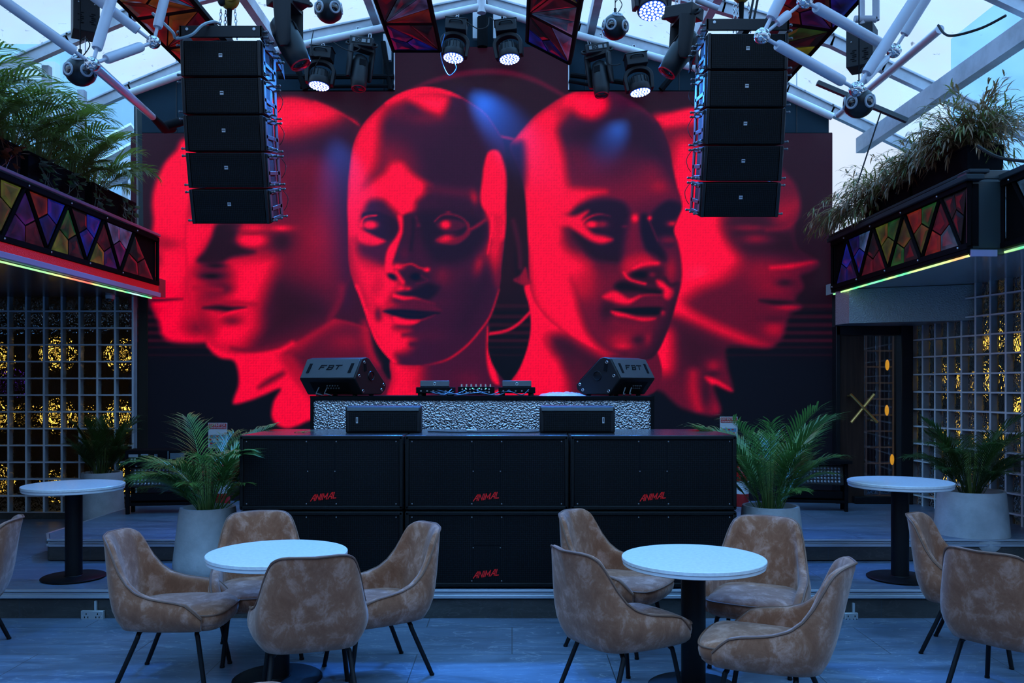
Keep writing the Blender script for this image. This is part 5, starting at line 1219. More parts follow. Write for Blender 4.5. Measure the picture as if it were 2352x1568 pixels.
for r, (z0, z1) in enumerate(SZ):
    for c in range(3):
        x0, x1 = SXW[c] + 0.004, SXW[c + 1] - 0.004; w, h, dp = x1 - x0, z1 - z0, 0.92
        off = 0.0 if r == 1 else 0.012
        t = thing('subwoofer', '%s %s black subwoofer with a red logo in front of the booth' % (rows[r], colsn[c]), 'speaker', ((x0 + x1) / 2, SD, z0), group='stacked subwoofers')
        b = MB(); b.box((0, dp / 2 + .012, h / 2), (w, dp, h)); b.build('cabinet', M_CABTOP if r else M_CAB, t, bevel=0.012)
        rm = MB()
        rm.box((0, .006, .017), (w - .01, .03, .032)); rm.box((0, .006, h - .017), (w - .01, .03, .032)); rm.box((-w / 2 + .018, .006, h / 2), (.03, .03, h - .01)); rm.box((w / 2 - .018, .006, h / 2), (.03, .03, h - .01)); rm.build('front_frame', M_CAB, t, bevel=0.008)
        g = MB(); g.box((0, .006, h / 2), (w - .07, .01, h - .07)); gr = g.build('grille', M_GRILLE, t)
        v = MB()
        for sx in (-.10, .10): v.box((sx, .0035, h / 2 + .02), (.010, .006, h - .16))
        v.box((0, .0035, h * .55), (.19, .006, .008)); v.build('brace', M_BLACK, gr)
        s = MB()
        for sx in (-w / 2 + .055, -.11, .11, w / 2 - .055):
            for sz in (.045, h - .045): s.sphere((sx, -.001, sz), .0055, 8, 5)
        for sx in (-.1, .1): s.sphere((sx, -.001, h * .52), .004, 8, 5)
        s.build('screw', M_SCREW, t)
        lx = {0: .02, 1: .0, 2: .0}[c]
        lg = MB(); stroke_text(lg, 'ANIMAL', .042, .0058, Matrix.Translation((lx, 0.0, .10)), rise=0.13, gap=.26); lg.build('logo', M_REDLOGO, t, smooth=False)
        if r == 0:
            f = MB()
            for sx in (-w / 2 + .1, w / 2 - .1):
                for sy in (.1, dp - .1): f.box((sx, sy, 0.0), (.05, .05, .008))
            f.build('foot', M_RUBBER, t)
SUBTOP = 1.332
# ---- DJ booth
BTX0, BTX1 = W(713, 0, 7.42).x, W(1502, 0, 7.42).x
BTZ = 1.606
def hammered(name):
    m = bpy.data.materials.new(name); m.use_nodes = True; n, l = m.node_tree.nodes, m.node_tree.links; b = n['Principled BSDF']
    b.inputs['Base Color'].default_value = (0.50, 0.54, 0.58, 1); b.inputs['Metallic'].default_value = 0.9; b.inputs['Roughness'].default_value = 0.22
    tc = n.new('ShaderNodeTexCoord'); v = n.new('ShaderNodeTexVoronoi'); v.inputs['Scale'].default_value = 80; v.feature = 'SMOOTH_F1'
    l.new(tc.outputs['Object'], v.inputs['Vector']); bp = n.new('ShaderNodeBump'); bp.inputs['Strength'].default_value = 1.0; bp.inputs['Distance'].default_value = 0.012
    l.new(v.outputs['Distance'], bp.inputs['Height']); l.new(bp.outputs[0], b.inputs['Normal'])
    return m
M_HAMMER = hammered('hammered_metal')
bo = thing('dj_booth', 'raised booth with a hammered metal front and black frame behind the subwoofers', 'dj booth', ((BTX0 + BTX1) / 2, 7.42, Z2))
w, h = BTX1 - BTX0, BTZ - Z2
b = MB(); b.box((0, .45, h - .018), (w, .92, .036)); b.build('top', M_BLACK, bo, bevel=0.004)
b = MB()
for s in (-1, 1): b.box((s * (w / 2 - .012), .45, h / 2 - .02), (.024, .88, h - .04))
b.build('side_panel', M_BLACK, bo)
b = MB(); b.box((0, 0.006, h - .018), (w, .03, .036)); b.box((-w / 2 + .014, .006, h / 2), (.028, .03, h)); b.box((w / 2 - .014, .006, h / 2), (.028, .03, h)); b.build('front_frame', M_BLACK, bo, bevel=0.003)
b = MB(); b.box((0, .02, h / 2), (w - .05, .02, h - .05)); b.build('front_panel', M_HAMMER, bo, smooth=False)

# ---- floor monitors on the booth (wedge cabinets), lettered on the back
def wedge(label, loc, yaw, sx=1.0, L=0.52):
    t = thing('stage_monitor', label, 'speaker', loc, (0, 0, yaw)); t.scale = (1, 1, .9)
    prof = [(-.01, 0), (.30, 0), (.37, .05), (.385, .10), (.10, .365), (.055, .375), (-.02, .36), (-.13, .16)]
    prof = [(y, z + .012) for y, z in prof]
    b = MB(); b.prism([(-L / 2, y, z) for y, z in prof], (L, 0, 0)); b.build('cabinet', M_PLASTIC, t, bevel=0.01)
    g = MB(); a, c = Vector((0, .375, .135)), Vector((0, .115, .372)); dv = (c - a).normalized(); nn = Vector((0, dv.z, -dv.y)); 
    g.prism([(-L / 2 + .03, *(a + dv * .02 + nn * .004).yz), (L / 2 - .03, *(a + dv * .02 + nn * .004).yz), (L / 2 - .03, *(c - dv * .02 + nn * .004).yz), (-L / 2 + .03, *(c - dv * .02 + nn * .004).yz)], nn * .006); g.build('grille', M_GRILLE, t)
    # back plate between (-.02,.372) and (-.13,.172)
    p0, p1 = Vector((0, -.13, .172)), Vector((0, -.02, .372)); up = (p1 - p0).normalized(); out = Vector((0, -up.z, up.y)); mid = (p0 + p1) / 2
    Mx = Matrix((Vector((1, 0, 0)), up, -out)).transposed().to_4x4()
    Mx = Matrix.Translation(mid + out * .004) @ Matrix((( 1, 0, 0, 0), (0, up.y, out.y, 0), (0, up.z, out.z, 0), (0, 0, 0, 1)))
    q = MB()
    q.prism([Mx @ Vector(v) for v in ((-L / 2 + .012, -.108, -.003), (L / 2 - .012, -.108, -.003), (L / 2 - .012, .108, -.003), (-L / 2 + .012, .108, -.003))], out * .006); pl = q.build('back_plate', mat('dark_grey_plastic', (.05, .056, .065), .42, bump=.2, bscale=300), t, bevel=0.004)
    for s in (-1, 1):
        hd = MB(); hd.prism([Mx @ Vector((s * (L / 2 - .075) + u, v, .002)) for u, v in ((-.018, -.055), (.012, -.055), (.02, .055), (-.01, .055))], out * .004); hd.build('handle_slot', M_BLACK, t)
    # letters
    lt = MB(); hh = .055
    def bar(x0, y0, x1, y1, wd=.009):
        p, r = Vector((x0, y0)), Vector((x1, y1)); u = (r - p).normalized(); n_ = Vector((-u.y, u.x)) * wd / 2
        lt.prism([Mx @ Vector((v.x + .3 * v.y, v.y, .0035)) for v in (p + n_, r + n_, r - n_, p - n_)], out * .003)
    for ox, segs in ((-.11, ((0, -.025, 0, .025), (0, .023, .06, .023), (.0, .002, .04, .002))), (-.03, ((.01, -.025, .01, .0), (.01, .0, .01, .012), (0, .023, .055, .023), (.01, .0, .055, .0), (.0, -.023, .055, -.023), (.055, -.023, .055, .0), (.055, .004, .055, .023))), (.045, ((0, .023, .07, .023), (.035, -.025, .035, .014)))):
        for sg in segs: bar(ox + sg[0], sg[1] + .01, ox + sg[2], sg[3] + .01)
    lt.build('lettering', M_BLACK, pl, smooth=False)
    # amplifier recess below the back plate
    am = MB(); e0, e1 = Vector((0, -.13, .172)), Vector((0, -.01, .012)); dn = (e1 - e0).normalized(); ou = Vector((0, dn.z, -dn.y)); ou = -ou if ou.y > 0 else ou; mm = (e0 + e1) / 2
    am.prism([(sx_ * L * .33, *(mm + dn * q_ + ou * .003).yz) for sx_, q_ in ((-1, -.06), (1, -.06), (1, .06), (-1, .06))], ou * .004); ap = am.build('amplifier_panel', M_BLACK, t)
    kn = MB(); rr = random.Random(3)
    for i in range(10): kn.lathe([(.007, 0), (.006, .012), (0, .013)], 8, (-.02 + (i % 5) * .028, *(mm + dn * (-.02 + (i // 5) * .03) + ou * .006).yz), ou)
    kn.build('knob', M_STEEL, ap)
    cb = MB()
    for sx_ in (-.12, -.03): cb.tube(catmull([(sx_, *(mm + ou * .01).yz), (sx_ - .03, *(mm + ou * .05 + dn * .05).yz), (sx_ - .01, -.08, .02), (sx_ + .02, -.04, .004)], 5), .005, 6)
    cb.build('cord', mat('grey_cord', (.2, .23, .26), .5), ap)
    # side details
    for s in (-1, 1):
        h1 = MB(); h1.prism([(s * L / 2, y, z) for y, z in ((.02, .24), (.055, .25), (.045, .33), (.01, .325))], (s * .004, 0, 0)); h1.build('handle_recess', M_BLACK, t)
        c = MB(); c.torus((s * (L / 2 + .001), .13, .2), .045, .006, (1, 0, 0), 20, 6); c.lathe([(.04, 0), (.02, .003), (0, .004)], 20, (s * L / 2, .13, .2), (s, 0, 0)); c.build('pole_socket', M_SATIN, t)
        for y, z in ((.0, .05), (.30, .06), (.335, .115), (.02, .335), (-.06, .2)): d = MB(); d.torus((s * (L / 2 + .001), y, z), .012, .004, (1, 0, 0), 12, 5); d.build('fixing_point', M_STEEL, t)
    ft = MB()
    for sx_ in (-.2, .2):
        for y in (.02, .28): ft.box((sx_, y, .006), (.03, .03, .012))
    ft.build('foot', M_RUBBER, t)
    return t
wedge('black stage monitor wedge lettered on its back, on the left end of the booth', (W(770, 0, 7.72).x, 7.72, BTZ), -0.42, L=.60)
wedge('black stage monitor wedge turned inwards, on the right end of the booth', (W(1440, 0, 7.74).x, 7.76, BTZ), 0.78, L=.52)

# ---- flat loudspeakers lying on the subwoofers
def small_speaker(label, x, side):
    t = thing('loudspeaker', label, 'speaker', (x, 6.60, SUBTOP), (0, 0, 0.02 * side))
    b = MB(); R = []
    for y, w, z0, z1 in ((0.0, .575, .006, .19), (.02, .585, .0, .205), (.22, .57, .0, .21), (.34, .42, .02, .2)):
        R.append([Vector((-w / 2, y, z0)), Vector((w / 2, y, z0)), Vector((w / 2, y, z1)), Vector((-w / 2, y, z1))])
    b.loft(R); b.build('cabinet', M_PLASTIC, t, bevel=0.012)
    g = MB(); g.box((0, -.004, .088), (.52, .012, .145)); g.build('grille', M_GRILLE, t, bevel=0.004)
    e = MB(); e.box((0, -.003, .182), (.55, .014, .028), Matrix.Rotation(-0.5, 3, 'X')); e.build('upper_lip', mat('dark_grey_lip', (.035, .04, .046), .4), t)
    d = MB(); d.box((side * -.20, -.011, .1), (.016, .004, .046)); bd = d.build('badge', M_BADGE, t)
    k = MB(); k.box((side * -.20, -.0135, .102), (.007, .002, .028)); k.build('lettering_bar', M_SATIN, bd)
    return t
small_speaker('low black loudspeaker lying on the subwoofers, left of the booth centre', W(880, 0, 6.6).x, 1)
small_speaker('low black loudspeaker lying on the subwoofers, right of the booth centre', W(1326, 0, 6.6).x, -1)
cable('thin black cable with a plug lying across the subwoofers between the two low loudspeakers', [Vector((-.66, 6.72, SUBTOP + .006)), Vector((-.4, 6.62, SUBTOP + .006)), Vector((-.1, 6.66, SUBTOP + .006)), Vector((.1, 6.60, SUBTOP + .006)), Vector((.25, 6.7, SUBTOP + .006))], .005)
pb = MB(); pb.lathe([(.0, 0), (.009, 0), (.009, .05), (.006, .055), (.006, .08), (0, .08)], 10, W(1072, 988, 6.75), (1, 0, 0)); tag(pb.build('cable_plug', M_STEEL), 'silver cable plug lying on the middle subwoofer', 'plug')

# ---- players, mixer, cables and a plastic sleeve on the booth
def player(label, x):
    t = thing('media_player', label, 'dj player', (x, 7.62, BTZ))
    b = MB(); b.box((0, .17, .052), (.33, .36, .055)); b.build('chassis', M_BLACK, t, bevel=0.005)
    f = MB()
    for sx in (-.13, .13):
        for sy in (.03, .32): f.lathe([(.022, 0), (.022, .026), (0, .026)], 12, (sx, sy, 0))
    f.build('foot', M_RUBBER, t)
    s = MB(); s.box((.0, .04, .105), (.26, .05, .055), Matrix.Rotation(-.25, 3, 'X')); sc = s.build('screen_housing', mat('blue_grey_plastic', (.06, .075, .095), .35), t, bevel=0.004)
    r = MB(); r.torus((.0, .008, .108), .011, .0028, (0, 1, 0), 14, 5); r.build('emblem', M_BADGE, sc)
    j = MB(); j.lathe([(.10, .08), (.10, .09), (.09, .095), (0, .095)], 24, (0, .22, 0)); j.build('jog_wheel', M_SATIN, t)
    for i in range(5): k = MB(); k.box((-.12 + i * .055, -.012, .045), (.014, .006, .012)); k.build('socket', M_STEEL, t)
    return t
player('black media player on the booth, left of the mixer', W(1000, 0, 7.7).x)
player('black media player on the booth, right of the mixer', W(1187, 0, 7.7).x)
mx = thing('dj_mixer', 'black mixer with rows of knobs between the two players on the booth', 'mixer', (W(1094, 0, 7.7).x, 7.62, BTZ))
b = MB(); b.box((0, .17, .048), (.32, .36, .07)); b.build('chassis', M_BLACK, mx, bevel=0.004)
k = MB()
for i in range(7):
    for j in range(3): k.lathe([(.009, 0), (.007, .022), (0, .023)], 8, (-.13 + i * .043, .03 + j * .05, .083))
k.build('knob', M_STEEL, mx)
k = MB()
for i in range(8):
    for j in range(2): k.lathe([(.008, 0), (.008, .012), (.004, .013), (0, .013)], 8, (-.12 + i * .034, -.01, .032 + j * .026), (0, -1, 0))
k.build('socket', M_CHROME, mx)
k = MB()
for i in range(4): k.box((-.09 + i * .06, -.012, .068), (.01, .004, .008))
k.build('indicator_light', glow('teal_indicator', (.1, .9, .75), 1.5), mx)
rr = random.Random(8); M_BCAB = mat('blue_grey_cable', (.035, .055, .08), .45)
x0, x1 = W(985, 0, 7.56).x, W(1215, 0, 7.56).x
for i in range(9):
    a = x0 + (x1 - x0) * rr.random() * .8; q = a + .12 + rr.random() * .25
    cable('blue black signal cable among the loose cables in front of the players and mixer', [Vector((a, 7.61, BTZ + .03 + rr.random() * .03)), Vector((a + (q - a) * .3, 7.53 + rr.random() * .03, BTZ + .01 + rr.random() * .03)), Vector((a + (q - a) * .7, 7.52 + rr.random() * .04, BTZ + .008 + rr.random() * .02)), Vector((min(q, x1), 7.6, BTZ + .03 + rr.random() * .03))], .005, M_BCAB)['group'] = 'loose cables on the booth'
# crumpled clear sleeve
M_SLEEVE = mat('clear_sleeve', (.45, .55, .68), .15, 0, .8, bump=1.0, bscale=35)
b = MB(); nx_, ny_ = 22, 8; sx0, sx1 = W(1238, 0, 7.6).x, W(1345, 0, 7.6).x; rr = random.Random(5); vs = []
for j in range(ny_ + 1):
    for i in range(nx_ + 1):
        u, v = i / nx_, j / ny_; hgt = .032 * math.sin(PI * u) ** .5 * math.sin(PI * v) ** .5 * (.7 + .6 * rr.random()); vs.append((sx0 + (sx1 - sx0) * u + rr.uniform(-.004, .004), 7.5 + .3 * v, BTZ + .002 + hgt))
b.add(vs, [(j * (nx_ + 1) + i, j * (nx_ + 1) + i + 1, (j + 1) * (nx_ + 1) + i + 1, (j + 1) * (nx_ + 1) + i) for j in range(ny_) for i in range(nx_)])
tag(b.build('plastic_sleeve', M_SLEEVE), 'crumpled clear plastic sleeve lying on the booth right of the players', 'plastic sleeve')
# ------------------------------------------------------------ chairs and tables
def suede(name):
    m = bpy.data.materials.new(name); m.use_nodes = True; n, l = m.node_tree.nodes, m.node_tree.links; b = n['Principled BSDF']
    tc = n.new('ShaderNodeTexCoord'); mp = n.new('ShaderNodeMapping'); mp.inputs['Scale'].default_value = (1.0, 1.0, 0.75); l.new(tc.outputs['Object'], mp.inputs['Vector'])
    a = n.new('ShaderNodeTexNoise'); a.inputs['Scale'].default_value = 12; a.inputs['Detail'].default_value = 8; a.inputs['Roughness'].default_value = 0.7; a.inputs['Distortion'].default_value = 0.35
    l.new(mp.outputs[0], a.inputs['Vector'])
    r = n.new('ShaderNodeValToRGB'); e = r.color_ramp.elements
    e[0].position = 0.36; e[0].color = (0.220, 0.075, 0.035, 1); e[1].position = 0.66; e[1].color = (0.49, 0.245, 0.175, 1); e.new(0.5).color = (0.285, 0.108, 0.056, 1)
    l.new(a.outputs['Fac'], r.inputs['Fac']); l.new(r.outputs[0], b.inputs['Base Color'])
    b.inputs['Roughness'].default_value = 0.78; b.inputs['Specular IOR Level'].default_value = 0.2
    b.inputs['Sheen Weight'].default_value = 0.25; b.inputs['Sheen Roughness'].default_value = 0.5
    f = n.new('ShaderNodeTexNoise'); f.inputs['Scale'].default_value = 60; f.inputs['Detail'].default_value = 3; l.new(mp.outputs[0], f.inputs['Vector'])
    ad = n.new('ShaderNodeMath'); ad.operation = 'ADD'; l.new(a.outputs['Fac'], ad.inputs[0]); l.new(f.outputs['Fac'], ad.inputs[1])
    bp = n.new('ShaderNodeBump'); bp.inputs['Strength'].default_value = 0.25; bp.inputs['Distance'].default_value = 0.006; l.new(ad.outputs[0], bp.inputs['Height']); l.new(bp.outputs[0], b.inputs['Normal'])
    return m
M_SUEDE = suede('mottled_brown_suede')
M_PIPE = mat('brown_piping', (0.17, 0.075, 0.045), 0.6)
M_LEG = mat('black_steel_leg', (0.007, 0.007, 0.009), 0.45, spec=0.2)

_half = [(0.0, .285), (-.09, .283), (-.175, .270), (-.236, .222), (-.266, .13), (-.280, .04), (-.286, -.06), (-.284, -.15), (-.276, -.215)]
_pl = catmull([Vector((x, y, 0)) for x, y in _half], 5)
_sl = [0.0]
for a, b in zip(_pl, _pl[1:]): _sl.append(_sl[-1] + (b - a).length)
ZT = [(0, .862), (.13, .861), (.17, .855), (.205, .834), (.228, .795), (.25, .738), (.275, .675), (.31, .615), (.36, .568), (.43, .540), (.50, .527), (.57, .516), (.62, .500), (.655, .468), (.70, .42)]
def _zt(s): return float(np.interp(s, [q[0] for q in ZT], [q[1] for q in ZT]))
_smax = _sl[-1]
def chair_shell():
    """The bucket: one padded wall that runs from arm tip to arm tip round the back."""
    base = [(p, s) for p, s in zip(_pl, _sl)]
    full_ = [(Vector((-p.x, p.y, 0)), s) for p, s in reversed(base)][:-1] + base
    n = len(full_); rings = []; rim = []
    for i, (p, s) in enumerate(full_):
        a, b = full_[max(i - 1, 0)][0], full_[min(i + 1, n - 1)][0]; t = (b - a).normalized(); nrm = Vector((t.y, -t.x, 0))
        if nrm.dot(p - Vector((0, 0, 0))) < 0: nrm = -nrm
        zt = _zt(s * .70 / _smax); backness = max(0.0, min(1.0, 1 - s / (_smax * .62)))
        def pos(z, off):
            u = (z - .34) / .16; k = .87 + .13 * (1 - (1 - min(1, max(0, u))) ** 2.2)
            q = Vector((p.x * k, p.y * (k if p.y > 0 else 1.0 - (1 - k) * .5), z)) + nrm * off
            h = max(0.0, z - .44); q.x *= 1 - .17 * h * (0.35 + backness); q.y += (.26 * h * h + .12 * h) * backness
            return q
        th = .05 - .012 * min(1, max(0, (zt - .5) / .35))
        ring = []
        for f in (0, .1, .22, .36, .5, .64, .78, .9, .97): ring.append(pos(.34 + (zt - .012 - .34) * f, .004 * math.sin(PI * f) * 4))
        ring.append(pos(zt - .003, -.006)); rim.append(pos(zt - .004, -.002)); ring.append(pos(zt, -th * .5)); ring.append(pos(zt - .006, -th + .006))
        zi = .40
        for f in (.93, .8, .62, .42, .22, 0.0): ring.append(pos(zi + (zt - .012 - zi) * f, -th - .006 * math.sin(PI * f)))
        ring.append(pos(.375, -th)); ring.append(pos(.335, -th * .6))
        rings.append(ring)
    m = MB(); m.loft(rings, True, True)
    return m, rim
def slab(outline, zs, ins):
    """A cushion: the outline stacked at heights zs, drawn in by ins."""
    c = sum((Vector((x, y, 0)) for x, y in outline), Vector()) / len(outline); rings = []
    for z, k in zip(zs, ins): rings.append([c + (Vector((x, y, 0)) - c) * k + Vector((0, 0, z)) for x, y in outline])
    return rings
_seat = [tuple(v.xy) for v in catmull([Vector((x, y, 0)) for x, y in ((-.218, -.27), (-.1, -.305), (.1, -.305), (.218, -.27), (.238, -.16), (.238, 0), (.215, .15), (.14, .225), (0, .24), (-.14, .225), (-.215, .15), (-.238, 0), (-.238, -.16))], 4, True)]
def make_chair(label, loc, rz):
    t = thing('tub_chair', label, 'chair', loc, (0, 0, rz), 'brown suede tub chairs'); t.scale = (1.075, 1.075, .985)
    sh, rim = chair_shell(); sh.build('shell', M_SUEDE, t, angle=60)
    pp = MB(); pp.tube(rim, .0062, 6); pp.build('piping', M_PIPE, t)
    b = MB(); b.loft(slab(_seat, (.33, .335, .352, .375), (.82, .89, .95, .97)), True, True); b.build('seat_base', M_SUEDE, t, angle=60)
    s = MB(); s.loft(slab(_seat, (.366, .372, .40, .425, .442, .453, .458), (.96, .985, 1.0, .985, .93, .75, .4)), True, True); s.build('seat', M_SUEDE, t, angle=60)
    q = MB(); ring = [v for v in slab(_seat, (.427,), (.99,))[0]]; q.tube(ring + [ring[0], ring[1]], .0055, 6, False); q.build('seat_piping', M_PIPE, t)
    for sx in (-1, 1):
        for y0, y1 in ((-.15, -.215), (.13, .25)):
            g = MB(); g.tube(catmull([(sx * .08, y0 * .6, .33), (sx * .15, y0, .326), (sx * .178, y0 * 1.08, .305), (sx * .188, y0 * 1.15, .27), (sx * .217, y1, 0.006)], 5), [.0125] * 20 + [.0115], 10); g.tube([(sx * .2172, y1 + .0003, 0.0), (sx * .2168, y1, .012)], .0135, 10); g.build('leg', M_LEG, t)
    return t
def face(f): return math.atan2(f[0], -f[1])
chairs = [
    ('brown suede tub chair at the left round table, facing right, leftmost of its four', (-1.95, 4.98), (1.0, .03)),
    ('brown suede tub chair behind the left round table, facing the camera', (-1.60, 5.44), (.32, -.95)),
    ('brown suede tub chair seen squarely from behind, in front of the left round table', (-1.10, 4.62), (-.30, .95)),
    ('brown suede tub chair at the left round table, facing left in front of the subwoofers', (-.82, 5.08), (-.87, -.5)),
    ('brown suede tub chair at the right round table, the far left one near the subwoofers', (.70, 5.62), (.85, -.52)),
    ('brown suede tub chair left of the right round table, its back turned', (.60, 4.64), (.85, .52)),
    ('brown suede tub chair at the right round table, beside the right potted palm', (1.50, 5.24), (-.45, -.9)),
    ('brown suede tub chair right of the right round table, its back turned', (1.29, 4.28), (-.9, .42)),
    ('brown suede tub chair cut off by the left edge of the picture', (-3.56, 5.42), (-.95, -.3)),
    ('brown suede tub chair beside the right bar table, in front of the rightmost palm pot', (2.95, 5.44), (.8, -.6)),
    ('brown suede tub chair cut off by the right edge of the picture, its back turned', (2.72, 4.64), (.8, .6)),
    ('brown suede tub chair of which only a sliver shows at the bottom edge', (-.90, 2.785), (-.15, .98)),
]
proto = None
for lab, (x, y), f in chairs:
    if proto is None: proto = make_chair(lab, (x, y, 0), face(f))
    else: dup(proto, (x, y, 0), (0, 0, face(f)), lab)

M_TOP = mat('white_quartz', (0.80, 0.82, 0.84), 0.3, var=-0.13, vscale=45, coat=0.15)
M_TOP2 = mat('white_edge', (0.72, 0.75, 0.8), 0.4)
def make_table(label, loc, r=0.40, h=0.735, rb=0.255):
    t = thing('round_table', label, 'table', loc, group='round white tables')
    a = MB(); a.lathe([(0, h - .022), (r - .002, h - .022), (r, h - .019), (r, h - .003), (r - .003, h), (0, h)], 64); a.build('tabletop', M_TOP, t, angle=30)
    b = MB(); b.lathe([(0, h - .044), (r - .012, h - .044), (r - .006, h - .040), (r - .006, h - .0225), (0, h - .0225)], 64); b.build('lower_rim', M_TOP2, t, angle=30)
    c = MB(); c.box((0, 0, h - .053), (.52, .06, .017)); c.box((0, 0, h - .0535), (.06, .52, .016)); c.lathe([(0, h - .075), (.12, h - .075), (.12, h - .062), (0, h - .062)], 24); c.build('support_arm', M_LEG, t)
    d = MB(); d.lathe([(.068, .012), (.068, h - .07)], 32); d.build('column', M_LEG, t)
    e = MB(); e.lathe([(0, 0), (rb, 0), (rb, .006), (rb - .01, .012), (.075, .016), (.072, .02), (0, .02)], 48); e.build('base', M_LEG, t)
    return t
tb = make_table('round white table with four suede chairs, the left one in front of the stage', (-1.36, 4.95, 0))
dup(tb, (1.02, 4.80, 0), None, 'round white table with four suede chairs, the right one in front of the stage')
q = dup(tb, (-3.41, 6.64, Z1), None, 'round white table standing on the stage step at the left, without chairs'); q.scale = (.92, .92, .98)
q = dup(tb, (3.01, 6.62, Z1), None, 'round white table standing on the stage step at the right, left of the rightmost palm'); q.scale = (.96, .96, 1.02)
# ------------------------------------------------------------ potted palms and balcony planters
def leaf_mat(name, c1, c2, tr=(0.08, 0.2, 0.03)):
    m = bpy.data.materials.new(name); m.use_nodes = True; n, l = m.node_tree.nodes, m.node_tree.links; b = n['Principled BSDF']
    tc = n.new('ShaderNodeTexCoord'); t = n.new('ShaderNodeTexNoise'); t.inputs['Scale'].default_value = 5; t.inputs['Detail'].default_value = 4; l.new(tc.outputs['Object'], t.inputs['Vector'])
    r = n.new('ShaderNodeValToRGB'); e = r.color_ramp.elements; e[0].position = .35; e[0].color = tuple(c1) + (1,); e[1].position = .68; e[1].color = tuple(c2) + (1,)
    l.new(t.outputs['Fac'], r.inputs['Fac']); l.new(r.outputs[0], b.inputs['Base Color']); b.inputs['Roughness'].default_value = 0.35
    o = n['Material Output']; ts = n.new('ShaderNodeBsdfTranslucent'); ts.inputs['Color'].default_value = tuple(tr) + (1,); mx = n.new('ShaderNodeMixShader'); mx.inputs['Fac'].default_value = 0.28
    l.new(b.outputs[0], mx.inputs[1]); l.new(ts.outputs[0], mx.inputs[2]); l.new(mx.outputs[0], o.inputs['Surface'])
    return m
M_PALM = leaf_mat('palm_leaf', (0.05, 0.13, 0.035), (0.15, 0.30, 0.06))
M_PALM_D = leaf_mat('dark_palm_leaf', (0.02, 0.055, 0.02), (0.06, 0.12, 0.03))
M_ARECA = leaf_mat('areca_leaf', (0.07, 0.12, 0.03), (0.26, 0.30, 0.07), (0.2, 0.27, 0.04))
M_DRY = leaf_mat('dry_grass', (0.12, 0.07, 0.035), (0.42, 0.25, 0.13), (0.30, 0.19, 0.08))
M_DRYG = leaf_mat('green_dry_grass', (0.10, 0.12, 0.035), (0.27, 0.27, 0.08), (0.2, 0.24, 0.05))
M_STALK = mat('palm_stalk', (0.13, 0.19, 0.05), 0.5, var=0.4, vscale=12)
M_POT = mat('grey_concrete_pot', (0.37, 0.39, 0.41), 0.75, var=0.35, vscale=4, bump=0.3, bscale=30)
M_SOIL = mat('dark_soil', (0.02, 0.014, 0.01), 0.9, bump=0.8, bscale=60)

def blade(m, p, d, L, w, droop, up=Vector((0, 0, 1)), seg=3):
    """A narrow leaf from p along d that bends down."""
    d = d.normalized(); side = d.cross(up)
    if side.length < 1e-3: side = Vector((1, 0, 0))
    side.normalize(); vs = []; q = Vector(p); dd = Vector(d); wid = [.45, 1.0, .8, .5, .3]
    for i in range(seg):
        k = w * wid[min(i, 4)] / 2; vs += [q - side * k, q + side * k]; q = q + dd * (L / seg); dd = (dd + Vector((0, 0, -droop / seg))).normalized()
    vs.append(q); fs = [(2 * i, 2 * i + 1, 2 * i + 3, 2 * i + 2) for i in range(seg - 1)] + [(2 * seg - 2, 2 * seg - 1, 2 * seg)]
    m.add(vs, fs)

def frond_mb(rng, L, bend, nl, ll, lw, droop):
    """A feather leaf that starts at the origin, rises along +Z leaning to +X."""
    m = MB(); pts = []; p = Vector((0, 0, 0)); a = 0.12; N = 14
    for i in range(N + 1):
        pts.append(p.copy()); a += bend / N * (0.5 + i / N); p = p + Vector((math.sin(a), 0, math.cos(a))) * (L / N)
    m.tube(pts, [.0055 * (1 - .75 * i / N) for i in range(N + 1)], 5)
    for k in range(nl):
        u = .30 + .70 * k / (nl - 1); f = u * N; i = min(int(f), N - 1); q = pts[i].lerp(pts[i + 1], f - i); t = (pts[i + 1] - pts[i]).normalized()
        for s in (-1, 1):
            nrm = t.cross(Vector((0, 1, 0))).normalized(); nrm = nrm if nrm.z > 0 or nrm.x < 0 else -nrm
            d = t * (.65 + .5 * u) + Vector((0, s, 0)) * (1.0 - .35 * u) + Vector((0, 0, .22 + rng.uniform(-.1, .1)))
            blade(m, q, d, ll * (math.sin(PI * (.2 + .72 * (u - .3) / .7)) * .6 + .45) * rng.uniform(.85, 1.1), lw, droop * rng.uniform(.7, 1.3))
    return m

